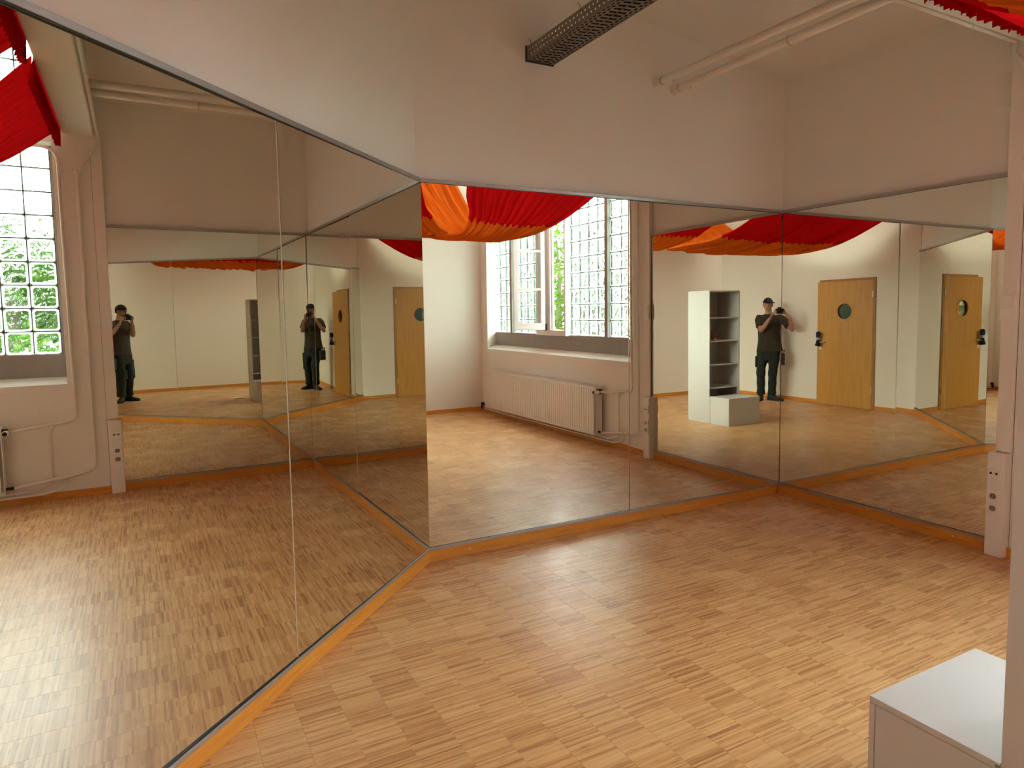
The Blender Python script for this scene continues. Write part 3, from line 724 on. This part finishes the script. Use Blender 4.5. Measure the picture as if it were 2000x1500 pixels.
cw = MB(); P_ = lambda a, b, c_: DM @ Vector((a, b, c_))
cw.tube([P_(hx_ + .01, -.055, 1.20), P_(hx_ + .012, -.055, 1.185), P_(hx_ + .012, -.055, 1.13), P_(hx_ + .012, -.055, 1.09), P_(hx_ + .012, -.055, 1.06), P_(hx_ + .014, -.055, 1.02), P_(hx_ + .018, -.055, .975), P_(hx_ + .02, -.055, .965)], [.018, .034, .036, .024, .026, .034, .046, .044], 14)
cw.build('cloth_bundle', 'blue', wrp, smooth=True)
MB().tube([P_(hx_ + .012, -.055, 1.105), P_(hx_ + .012, -.055, 1.065)], .029, 14).build('silver_band', 'alu', wrp); rebase(wrp)
# corridor behind the door
MB().box((-6.6, -6.6, -.1), (-5.28, -.5, 0)).build('floor_corridor', 'green_wall', **st)
MB().box((-6.25, -6.6, 0), (-6.15, -.5, 2.6)).build('wall_corridor', 'green_wall', **st)
MB().box((-6.25, -6.7, 0), (-5.3, -6.6, 2.6)).build('wall_corridor_end', 'green_wall', **st)
MB().box((-6.25, -.6, 0), (-5.3, -.5, 2.6)).build('wall_corridor_far', 'green_wall', **st)
MB().box((-6.25, -6.7, 2.6), (-5.28, -.5, 2.7)).build('ceiling_corridor', 'ceiling', **st)
po = thing('wall_sign', 'pale yellow sign with black lettering seen through the porthole', 'sign', (-6.148, -4.78, 1.2))
MB().box((-6.150, -5.36, 1.10), (-6.142, -4.76, 2.0)).build('sign_board', 'poster', po)
fc = bpy.data.curves.new('sign_lettering', 'FONT'); fc.body = 'ono'; fc.size = .20; fc.extrude = .001; fc.offset = .004
fo = bpy.data.objects.new('sign_lettering', fc); COL.objects.link(fo); fc.materials.append(M['ink']); 
fo.rotation_euler = (R(90), 0, R(90)); fo.location = (-6.140, -5.28, 1.475)
bpy.context.view_layer.update()
tm = bpy.data.meshes.new_from_object(fo.evaluated_get(bpy.context.evaluated_depsgraph_get())); mw = fo.matrix_world.copy()
bpy.data.objects.remove(fo); fo = bpy.data.objects.new('sign_lettering', tm); COL.objects.link(fo); fo.matrix_world = mw; fo.parent = po
rebase(po)
lc = bpy.data.lights.new('corridor_lamp', 'AREA'); lc.size = .5; lc.energy = 26; lc.color = (1, .93, .8)
lo = bpy.data.objects.new('corridor_lamp', lc); COL.objects.link(lo); lo.location = (-5.72, -5.3, 2.55)

# ---------------------------------------------------------------- white shelf with low block
sh = thing('shelf_unit', 'tall white open shelf unit on the parquet', 'shelf', (-2.43, -3.28, 0))
sx0, sx1, sy0, sy1, sz = -2.715, -2.135, -3.50, -3.075, 1.845; pt = .018
MB().box((sx0, sy0, 0), (sx0 + pt, sy1, sz)).build('side_panel', 'shelf', sh, bevel=.0012)
MB().box((sx1 - pt, sy0, 0), (sx1, sy1, sz)).build('side_panel', 'shelf', sh, bevel=.0012)
MB().box((sx0 + pt, sy0, sz - pt), (sx1 - pt, sy1, sz)).build('top_board', 'shelf', sh, bevel=.0012)
MB().box((sx0 + pt, sy0, .03), (sx1 - pt, sy0 + .004, sz - pt)).build('rear_panel', 'shelf', sh)
MB().box((sx0 + pt, sy0 + .01, .03), (sx1 - pt, sy1, .05)).build('shelf_board', 'shelf', sh)
for zc in (.485, .81, 1.14, 1.465): MB().box((sx0 + pt + .001, sy0 + .01, zc - .009), (sx1 - pt - .001, sy1 - .012, zc + .009)).build('shelf_board', 'shelf', sh, bevel=.001)
for a in (sx0 + .10, sx1 - .06): MB().tube([(a, sy1 - .02, sz - pt - .001), (a, sy1 - .02, sz - pt - .006)], .008, 10).build('fitting', 'steel', sh)
rebase(sh)
bk = thing('low_cabinet', 'low white box cabinet standing in front of the tall shelf', 'cabinet', (-2.43, -2.89, 0))
by0, by1, bz = -3.072, -2.705, .375
MB().box((sx0, by0, bz - .019), (sx1, by1, bz)).build('top_board', 'shelf', bk, bevel=.0012)
MB().box((sx0 + .0015, by0 + .022, 0.0), (sx0 + pt, by1 - pt - .002, bz - .0215)).build('side_panel', 'shelf', bk, bevel=.0012)
MB().box((sx1 - pt, by0 + .022, 0.0), (sx1 - .0015, by1 - pt - .002, bz - .0215)).build('side_panel', 'shelf', bk, bevel=.0012)
MB().box((sx0, by1 - pt, 0.0), (sx1, by1, bz - .0198)).build('front_panel', 'shelf', bk, bevel=.0012)
for a_ in (sx0, sx1 - pt): MB().box((a_, by0, 0.0), (a_ + pt, by0 + .020, bz - .0198)).build('rear_stile', 'shelf', bk, bevel=.0012)
MB().box((sx0 - .002, by0 + .0, bz - .014), (sx0 + .004, by0 + .010, bz - .006)).build('metal_fitting', 'steel', bk)
MB().box((sx0 + pt + .0005, by0, .03), (sx1 - pt - .0005, by0 + .006, bz - .02)).build('rear_panel', 'shelf', bk)
rebase(bk)
# plush toy on the shelf (sits near the window-side panel)
ty = thing('plush_toy', 'small orange and brown soft toy animal on an open shelf', 'toy', (-2.235, -3.17, 1.149))
tb = Vector((-2.235, -3.17, 1.149))
def tp(x, y_, z): return tb + Vector((x, y_, z))
MB().ell(tp(0, 0, .048), (.038, .034, .050)).build('body', 'plush2', ty, smooth=True)
MB().ell(tp(0, .012, .118), (.033, .030, .032)).build('head', 'plush', ty, smooth=True)
for s_ in (-1, 1):
    MB().ell(tp(.024 * s_, .006, .148), (.010, .007, .013)).build('ear', 'plush', ty, smooth=True)
    MB().tube([tp(.022 * s_, .02, .020), tp(.034 * s_, .060, .016), tp(.038 * s_, .082, .022)], [.016, .015, .017], 10).build('leg', 'plush', ty, smooth=True)
    MB().tube([tp(.032 * s_, .008, .080), tp(.050 * s_, .028, .050)], [.011, .012], 8).build('arm', 'plush', ty, smooth=True)
    MB().ell(tp(.011 * s_, .040, .124), (.003, .003, .004), n=8, m=5).build('eye', 'black', ty)
MB().ell(tp(0, .042, .110), (.012, .010, .009)).build('muzzle', 'plush2', ty, smooth=True)
rebase(ty)
cdd = MB(); cdd.tube([(-2.80, -3.42, .006), (-2.86, -3.46, .008), (-2.93, -3.45, .006), (-2.98, -3.49, .006)], .004, 8)
tag(cdd.build('cord', 'plush2', smooth=True), 'short brown cord lying on the parquet beside the shelf foot', 'cord')

# ---------------------------------------------------------------- red and orange drapes
YP = [-1.985, -2.3, -2.68, -3.0, -3.3, -3.8, -4.5, -5.2, YBACK + .01]; ZP = [3.09, 2.79, 2.5, 2.42, 2.40, 2.46, 2.74, 3.14, 3.62]
def lerp(xs, ys, x):
    if xs[0] > xs[-1]: xs, ys = xs[::-1], ys[::-1]
    if x <= xs[0]: return ys[0]
    for a, b, c_, d in zip(xs, xs[1:], ys, ys[1:]):
        if x <= b:
            t = (x - a) / (b - a); return c_ + (d - c_) * t
    return ys[-1]
def smoothprof(y_):
    s_ = .14; return (lerp(YP, ZP, y_ - s_) + 2 * lerp(YP, ZP, y_) + lerp(YP, ZP, y_ + s_)) / 4 if y_ < -2.15 else lerp(YP, ZP, y_)
def drape(lab, xr, xl, seed, nu):
    """xr/xl: window-side and door-side edge x as (y,x) tables"""
    rg = random.Random(seed)
    root = thing('ceiling_drape', lab, 'drape', (xr[0][1], -1.98, 3.09), 'gathered cloth canopies under the ceiling')
    ph = [(rg.uniform(0, 6.28), rg.choice([23, 31, 43, 57, 71, 89]) * rg.uniform(.8, 1.2), rg.uniform(.3, 1)) for _ in range(9)]
    def foldf(u, v):
        f = 0
        for p_, k, a in ph: f += a * sin(k * u * nu / 100 + p_ + v * (1.3 * sin(p_ * 3)))
        return f / 3.2
    NV = 64
    ys = [-1.985 + (YBACK + .01 + 1.985) * (j / NV) ** 1.15 for j in range(NV + 1)]
    def grid(jr, name, m, ruffle=False):
        mb = MB(); rows = []
        for j in jr:
            y_ = ys[j]; z = smoothprof(y_)
            a = lerp([t[0] for t in xr], [t[1] for t in xr], y_); b = lerp([t[0] for t in xl], [t[1] for t in xl], y_)
            amp = .034 * min(1, .35 + (j / NV) * 3) * (1 if j < NV * .7 else 1.2)
            row = []
            for i in range(nu + 1):
                u = i / nu; f = foldf(u * 2.4, y_)
                edge = min(1, min(u, 1 - u) * 14)
                zz = z + f * amp - (1 - edge) * .0 + .035 * (abs(2 * u - 1) ** 3)
                row.append((a + (b - a) * (u + .0035 * sin(9 * f + i)), y_ + f * .012, zz))
            rows.append(row)
        o = len(mb.v)
        for r_ in rows: mb.v += r_
        n = nu + 1
        for j in range(len(rows) - 1):
            for i in range(nu): mb.f.append((j * n + i, j * n + i + 1, (j + 1) * n + i + 1, (j + 1) * n + i))
        return mb.build(name, m, root, smooth=True)
    js = min(range(NV + 1), key=lambda j: abs(ys[j] + 2.70))
    grid(range(0, js + 1), 'red_panel', 'red'); grid(range(js, NV + 1), 'orange_panel', 'orange')
    # ruffled heading hanging below the pins on the beam
    mb = MB(); n = nu * 2 + 1; a = xr[0][1]; b = xl[0][1]; rows = [[], [], [], []]
    for i in range(n):
        u = i / (n - 1); f = foldf(u * 2.4, 0); g_ = sin(i * 1.9 + 2 * sin(i * .37)) ; x = a + (b - a) * u
        rows[0].append((x, -1.9752, 3.150 + .006 * g_))
        rows[1].append((x, -1.9758 - .006 * abs(f), 3.105))
        rows[2].append((x + .004 * g_, -1.976 - .020 * (1 + g_) * .5, 3.050))
        rows[3].append((x + .008 * g_, -1.978 - .040 * (1 + g_) * .5, 3.000 - .028 * abs(g_) + .012 * sin(i * .53)))
    for r_ in rows: mb.v += r_
    for j in range(3):
        for i in range(n - 1): mb.f.append((j * n + i, j * n + i + 1, (j + 1) * n + i + 1, (j + 1) * n + i))
    mb.build('ruffle', 'red', root, smooth=False)
    rebase(root)
drape('red and orange gathered drape hanging beside the window', [(-1.98, -.08), (-2.28, -.24), (-2.57, -.45), (-2.74, -.58), (-2.99, -.68), (-3.3, -.78), (-4.2, -.75), (-5.9, -.45)],
      [(-1.98, -1.92), (-2.46, -1.75), (-2.61, -1.65), (-2.83, -1.58), (-3.14, -1.52), (-3.7, -1.7), (-4.3, -2.35), (-5.9, -2.7)], 4, 150)
drape('wider red and orange gathered drape hanging toward the door side', [(-1.98, -2.20), (-2.31, -2.28), (-2.46, -2.2), (-2.62, -2.1), (-2.75, -1.97), (-2.92, -1.84), (-3.1, -1.66), (-3.6, -1.72), (-4.3, -2.38), (-5.9, -2.72)],
      [(-1.98, -4.97), (-2.25, -4.84), (-2.42, -4.66), (-2.66, -4.43), (-3.05, -4.23), (-3.5, -4.12), (-4.3, -4.2), (-5.9, -4.6)], 11, 220)

# ---------------------------------------------------------------- photographer
Fv = Vector((.757, .653, 0)); Rv = Vector((-.653, .757, 0)); PC = Vector((-4.736, -4.35, 0))
def L(r, f, z): return PC + Rv * r + Fv * f + Vector((0, 0, z))
PM = Matrix(((Rv.x, Fv.x, 0, 0), (Rv.y, Fv.y, 0, 0), (0, 0, 1, 0), (0, 0, 0, 1)))
per = thing('person', 'person in a black cap, dark t-shirt and work trousers photographing the mirror', 'person', (PC.x, PC.y, 0))
def remesh(o, vox, smooth=4):
    m = o.modifiers.new('r', 'REMESH'); m.mode = 'VOXEL'; m.voxel_size = vox; m.use_smooth_shade = True
    s_ = o.modifiers.new('s', 'SMOOTH'); s_.iterations = smooth; s_.factor = .5; return o
def ering(c, rx, ry, n=18, tilt=0, pw=1.0):
    out = []
    for k in range(n):
        a = 2 * pi * k / n; ca, sa = cos(a), sin(a)
        out.append(L(c[0] + rx * math.copysign(abs(ca) ** pw, ca), c[1] + ry * math.copysign(abs(sa) ** pw, sa), c[2] + tilt * ca))
    return out
RS, LS = (-.185, -.02, 1.455), (.185, -.02, 1.450)
RE, LE = (-.125, .165, 1.215), (.375, .115, 1.225)
RWr, LWr = (.015, .275, 1.425), (.325, .275, 1.435)
body = MB()
body.loft([ering((0, 0, .90), .14, .10), ering((0, 0, 1.1), .13, .10), ering((0, -.01, 1.30), .155, .11), ering((0, -.02, 1.42), .165, .095), ering((-.005, -.015, 1.485), .085, .07), ering((-.01, 0, 1.53), .056, .058), ering((-.015, .012, 1.60), .054, .058)])
# head
hc = (-.02, .03, 1.665)
body.ell(L(*hc), (.075, .093, .112), PM)
body.ell(L(-.02, .075, 1.61), (.048, .045, .045), PM)             # jaw
body.ell(L(-.02, .128, 1.650), (.013, .018, .022), PM, 10, 7)       # nose
body.ell(L(-.097, .02, 1.655), (.010, .018, .030), PM, 10, 7); body.ell(L(.057, .02, 1.655), (.010, .018, .030), PM, 10, 7)
# arms
def limb(m, pts, rad, n=12): m.tube([L(*p) for p in pts], rad, n)
def mid(a, b, t): return tuple(a[i] + (b[i] - a[i]) * t for i in range(3))
for s_, e, w_ in ((RS, RE, RWr), (LS, LE, LWr)):
    limb(body, [s_, mid(s_, e, .5), e, mid(e, w_, .3), mid(e, w_, .7), w_], [.040, .042, .038, .040, .032, .025])
# hands: palm, four curled fingers, thumb
def hand(w_, side, hc_):
    # w_: wrist, hc_: centre of the palm beside the camera, side: +1 = person's left
    body.loft([[L(*mid(w_, hc_, t)) + (Rv * cos(a) * rx + Vector((0, 0, 1)) * sin(a) * .5 * rz + Fv * sin(a) * .5 * rz) for a in [2 * pi * k / 12 for k in range(12)]] for t, rx, rz in ((0, .026, .030), (.5, .024, .048), (1, .020, .056), (1.25, .016, .05))])
    for k in range(4):
        ln = (.030, .034, .032, .026)[k]; zz = hc_[2] + .030 - k * .019
        b0 = (hc_[0], hc_[1] + .01, zz); b1 = (hc_[0] - side * .002, hc_[1] + .01 + ln, zz + .002); b2 = (hc_[0] - side * .018, hc_[1] + .015 + ln * 1.25, zz); b3 = (hc_[0] - side * .038, hc_[1] + .012 + ln * 1.1, zz - .002)
        limb(body, [b0, b1, b2, b3], [.0095, .0090, .0085, .0070], 8)
    limb(body, [(hc_[0], hc_[1] - .02, hc_[2] - .005), (hc_[0] - side * .020, hc_[1] - .035, hc_[2] + .020), (hc_[0] - side * .040, hc_[1] - .030, hc_[2] + .030)], [.012, .0105, .008], 8)
CC = CAMP + Vector((0, 0, -.012))         # camera body is built round the taking lens
def toL(v):
    d = Vector(v) - PC; return (d.dot(Rv), d.dot(Fv), d.z)
fh = Vector((fwd.x, fwd.y, 0)).normalized(); rh = Vector((fh.y, -fh.x, 0))
cbody = CC - fh * .085
rh_c = toL(cbody - (-rh) * -.0 + rh * -.085); lh_c = toL(cbody + rh * .085)
cands = sorted([rh_c, lh_c], key=lambda t: t[0])
RH = (cands[0][0] - .0, cands[0][1] - .01, cands[0][2] - .02); LH = (cands[1][0], cands[1][1] - .01, cands[1][2] - .02)
hand(RWr, -1, RH); hand(LWr, 1, LH)
remesh(fixn(body.build('body', 'skin', per)), .0055, 2)
# shirt: torso + sleeves
shm = MB()
shm.loft([ering((.015, 0, .850), .222, .140, tilt=.012), ering((.012, 0, .90), .212, .140), ering((.008, 0, 1.05), .188, .130), ering((0, 0, 1.20), .185, .128), ering((0, -.01, 1.33), .200, .132), ering((0, -.02, 1.40), .205, .122), ering((0, -.02, 1.435), .175, .105), ering((-.002, -.016, 1.468), .125, .085), ering((-.005, -.010, 1.50), .078, .068)])
for s_, e in ((RS, RE), (LS, LE)):
    sg = 1 if s_[0] > 0 else -1; limb(shm, [(s_[0] - sg * .07, s_[1], s_[2] - .015), (s_[0] - sg * .02, s_[1], s_[2] - .012), mid(s_, e, .22), mid(s_, e, .5), mid(s_, e, .72)], [.050, .060, .066, .068, .072], 14)
remesh(fixn(shm.build('t_shirt', 'shirt', per)), .011, 3)
# trousers
tr = MB()
tr.loft([ering((.0, 0, .70), .17, .115), ering((0, 0, .80), .178, .125), ering((.0, 0, .90), .165, .115), ering((0, 0, .97), .15, .10)])
tr.loft([ering((-.10, 0, .88), .10, .115), ering((-.107, 0, .70), .096, .112), ering((-.125, .02, .56), .074, .092), ering((-.127, .035, .48), .080, .10), ering((-.127, .015, .40), .068, .088), ering((-.125, .01, .30), .073, .085), ering((-.125, 0, .20), .064, .076), ering((-.125, 0, .13), .076, .086), ering((-.125, 0, .10), .070, .08)])
tr.loft([ering((.085, 0, .88), .10, .115), ering((.085, 0, .70), .095, .112), ering((.072, .02, .56), .074, .092), ering((.066, .035, .48), .080, .10), ering((.064, .015, .40), .068, .088), ering((.062, .01, .30), .073, .085), ering((.058, 0, .20), .064, .076), ering((.055, 0, .13), .075, .084), ering((.055, 0, .10), .070, .08)])
remesh(fixn(tr.build('trousers', 'trousers', per)), .012, 3)
for k, (r_, z) in enumerate(((-.127, .52), (.066, .52))):          # knee pockets
    fixn(MB().box((-.050, .088, -.09), (.050, .118, .08), Matrix.Translation(L(r_, 0, z)) @ PM).build('knee_pocket', 'trousers', per, bevel=.008))
for r_ in (-.205,): fixn(MB().box((-.018, -.07, -.10), (.018, .07, .09), Matrix.Translation(L(r_, 0, .68)) @ PM).build('thigh_pocket', 'trousers', per, bevel=.01))
# shoes
def shoe(c, d, name='shoe'):
    d = Vector(d).normalized(); w_ = Vector((d.y, -d.x, 0)); m = MB(); c = L(*c)
    def rg_(t, wd, z0, z1): return [c + d * t + w_ * (wd * cos(a)) + Vector((0, 0, (z0 + z1) / 2 + (z1 - z0) / 2 * sin(a))) for a in [2 * pi * k / 14 for k in range(14)]]
    m.loft([rg_(-.075, .025, .0, .07), rg_(-.065, .038, .0, .11), rg_(-.02, .042, .0, .13), rg_(.03, .043, .0, .115), rg_(.09, .047, .0, .075), rg_(.15, .048, .0, .062), rg_(.195, .036, .002, .05), rg_(.21, .015, .006, .035)])
    o = fixn(m.build(name, 'shoe', per, smooth=True))
    s2 = MB(); s2.loft([[p_ + Vector((0, 0, z)) for p_ in [c + d * t + w_ * (wd * sg) for t, wd, sg in [(-.078, .03, -1), (-.03, .045, -1), (.06, .046, -1), (.14, .051, -1), (.20, .036, -1), (.20, .036, 1), (.14, .051, 1), (.06, .046, 1), (-.03, .045, 1), (-.078, .03, 1)]]] for z in (0.0, .022)])
    fixn(s2.build('shoe_sole', 'black', o))
shoe((-.13, -.02, 0), Fv * .95 - Rv * .2); shoe((.055, 0, 0), Rv * .9 + Fv * .45)
# cap
cp = MB(); ctop = L(hc[0], hc[1] - .004, 1.690)
rings = []
for j in range(8):
    a = (pi / 2) * j / 7.4; rings.append([ctop + PM @ Vector((cos(a) * .083 * cos(b), cos(a) * .102 * sin(b), .095 * sin(a))) for b in [2 * pi * k / 20 for k in range(20)]])
cp.loft(rings)
cap_o = fixn(cp.build('cap', 'cap', per, smooth=True))
bdir = (Fv * .85 + Rv * .5).normalized(); bs = Vector((bdir.y, -bdir.x, 0)); br = MB(); top = []; 
prof_ = [(-.075, .06), (-.072, .10), (-.05, .145), (0, .165), (.05, .145), (.072, .10), (.075, .06)]
vv = [ctop + bs * a + bdir * b + Vector((0, 0, .006 - abs(a) * .18)) for a, b in prof_]
br.add([v for v in vv] + [v + Vector((0, 0, .006)) for v in vv], [tuple(range(7)), tuple(range(13, 6, -1))] + [(i, i + 1, i + 8, i + 7) for i in range(6)] + [(6, 0, 7, 13)])
fixn(br.build('cap_brim', 'cap', cap_o))
hr = MB(); hr.loft([[L(hc[0] + .083 * cos(a), hc[1] - .012 + .095 * sin(a), z) for a in [pi * (1.0 + k / 12) for k in range(13)]] + [L(hc[0] + .070 * cos(a), hc[1] - .012 + .080 * sin(a), z) for a in [pi * (2.0 - k / 12) for k in range(13)]] for z in (1.632, 1.70)])
fixn(hr.build('hair', 'hair', per))
for s_ in (-1, 1):
    MB().ell(L(-.02 + .030 * s_, .108, 1.668), (.011, .008, .006), PM, 8, 6).build('eye', 'black', per)
MB().ell(L(-.02, .117, 1.617), (.022, .007, .005), PM, 10, 5).build('mouth', 'plush2', per)
# tool pouch on the left hip
tpm = MB(); bm_ = Matrix.Translation(L(.225, -.01, .76)) @ PM
tpm.box((-.03, -.075, -.14), (.035, .075, .06), bm_); pou = fixn(tpm.build('tool_pouch', 'shoe', per, bevel=.012))
for k in range(3): MB().tube([L(.235, -.05 + k * .045, .80), L(.25, -.055 + k * .05, .88)], [.010, .012], 8).build('tool_handle', 'black', pou)
rebase(per)
# hand-held camera (kept wholly behind the taking lens)
hcam = thing('handheld_camera', 'black camera held up in both hands by the person', 'camera', tuple(cbody))
CMx = Matrix(((rh.x, fh.x, 0, CC.x), (rh.y, fh.y, 0, CC.y), (0, 0, 1, CC.z), (0, 0, 0, 1)))
fixn(MB().box((-.068, -.105, -.048), (.068, -.062, .042), CMx).build('camera_body', 'black', hcam, bevel=.007))
fixn(MB().box((-.030, -.105, .042), (.030, -.058, .066), CMx).build('viewfinder_hump', 'black', hcam, bevel=.006))
MB().tube([CMx @ Vector((0, -.062, .0)), CMx @ Vector((0, -.030, .0)), CMx @ Vector((0, -.012, .0))], [.034, .036, .035], 22).build('lens', 'black', hcam, smooth=False)
MB().tube([CMx @ Vector((0, -.0118, .0)), CMx @ Vector((0, -.0112, .0))], .024, 22).build('lens_glass', 'doorglass', hcam)
fixn(MB().box((-.068, -.062, -.044), (-.048, -.045, .030), CMx).build('hand_grip', 'black', hcam, bevel=.006))
rebase(hcam)

# ---------------------------------------------------------------- outside: garden ground and trees
MB().box((.9, -30, -.9), (40, 20, -.6)).build('ground_outside', 'grass', **st)
def tree(x, y_, h, r, lab, seed):
    rg = random.Random(seed); root = thing('garden_tree', lab, 'tree', (x, y_, -.6), 'trees outside the window')
    t = MB(); t.tube([(x, y_, -.62), (x + .05, y_, h * .3), (x + .02, y_ + .1, h * .6), (x, y_, h * .85)], [.11, .09, .06, .02], 8)
    for k in range(7):
        a = rg.uniform(0, 6.28); z = h * rg.uniform(.25, .7); t.tube([(x, y_, z), (x + cos(a) * r * .4, y_ + sin(a) * r * .4, z + .35), (x + cos(a) * r * .75, y_ + sin(a) * r * .75, z + .6)], [.04, .025, .008], 6)
    t.build('trunk', 'bark', root)
    m = MB(); cz = -.6 + (h + .6) * .52; hh = (h + .6) * .50
    clumps = []
    for k in range(46):
        a = rg.uniform(0, 6.28); b = rg.uniform(-1, 1); q_ = (1 - abs(b) ** 3) ** .33 * rg.uniform(.3, .92)
        clumps.append((x + cos(a) * r * q_, y_ + sin(a) * r * q_, cz + b * hh * .82, rg.uniform(.34, .56) * r * .75))
    for k in range(9000):
        c_ = clumps[rg.randrange(len(clumps))]
        d = Vector((rg.gauss(0, 1), rg.gauss(0, 1), rg.gauss(0, 1))).normalized() * c_[3] * rg.uniform(.55, 1.05)
        p_ = Vector(c_[:3]) + d; s_ = rg.uniform(.06, .11)
        u = Vector((rg.gauss(0, 1), rg.gauss(0, 1), rg.gauss(0, .6))).normalized(); w_ = u.cross(Vector((rg.gauss(0, 1), rg.gauss(0, 1), 1))).normalized()
        m.add([p_ - u * s_, p_ + w_ * s_ * .45, p_ + u * s_, p_ - w_ * s_ * .45], [(0, 1, 2, 3)])
    m.build('foliage', 'leaf', root, kind='stuff'); rebase(root)
labs = ['leafy green tree behind the glass bricks nearest the pipes', 'leafy green bush behind the middle glass bricks', 'leafy green bush past the open casement',
        'tall leafy tree seen through the open window gap', 'leafy tree left of the gap behind far glass bricks', 'distant leafy tree at the far end of the garden']
for k, (x, y_, h, r) in enumerate([(4.6, -3.0, 3.1, 1.72), (7.6, -5.4, 3.4, 1.75), (5.2, -7.9, 3.2, 1.75), (5.4, -12.4, 4.2, 2.25), (5.8, -17.4, 4.0, 2.0), (6.8, -22.2, 4.4, 2.0)]):
    tree(x, y_, h, r, labs[k], 20 + k)
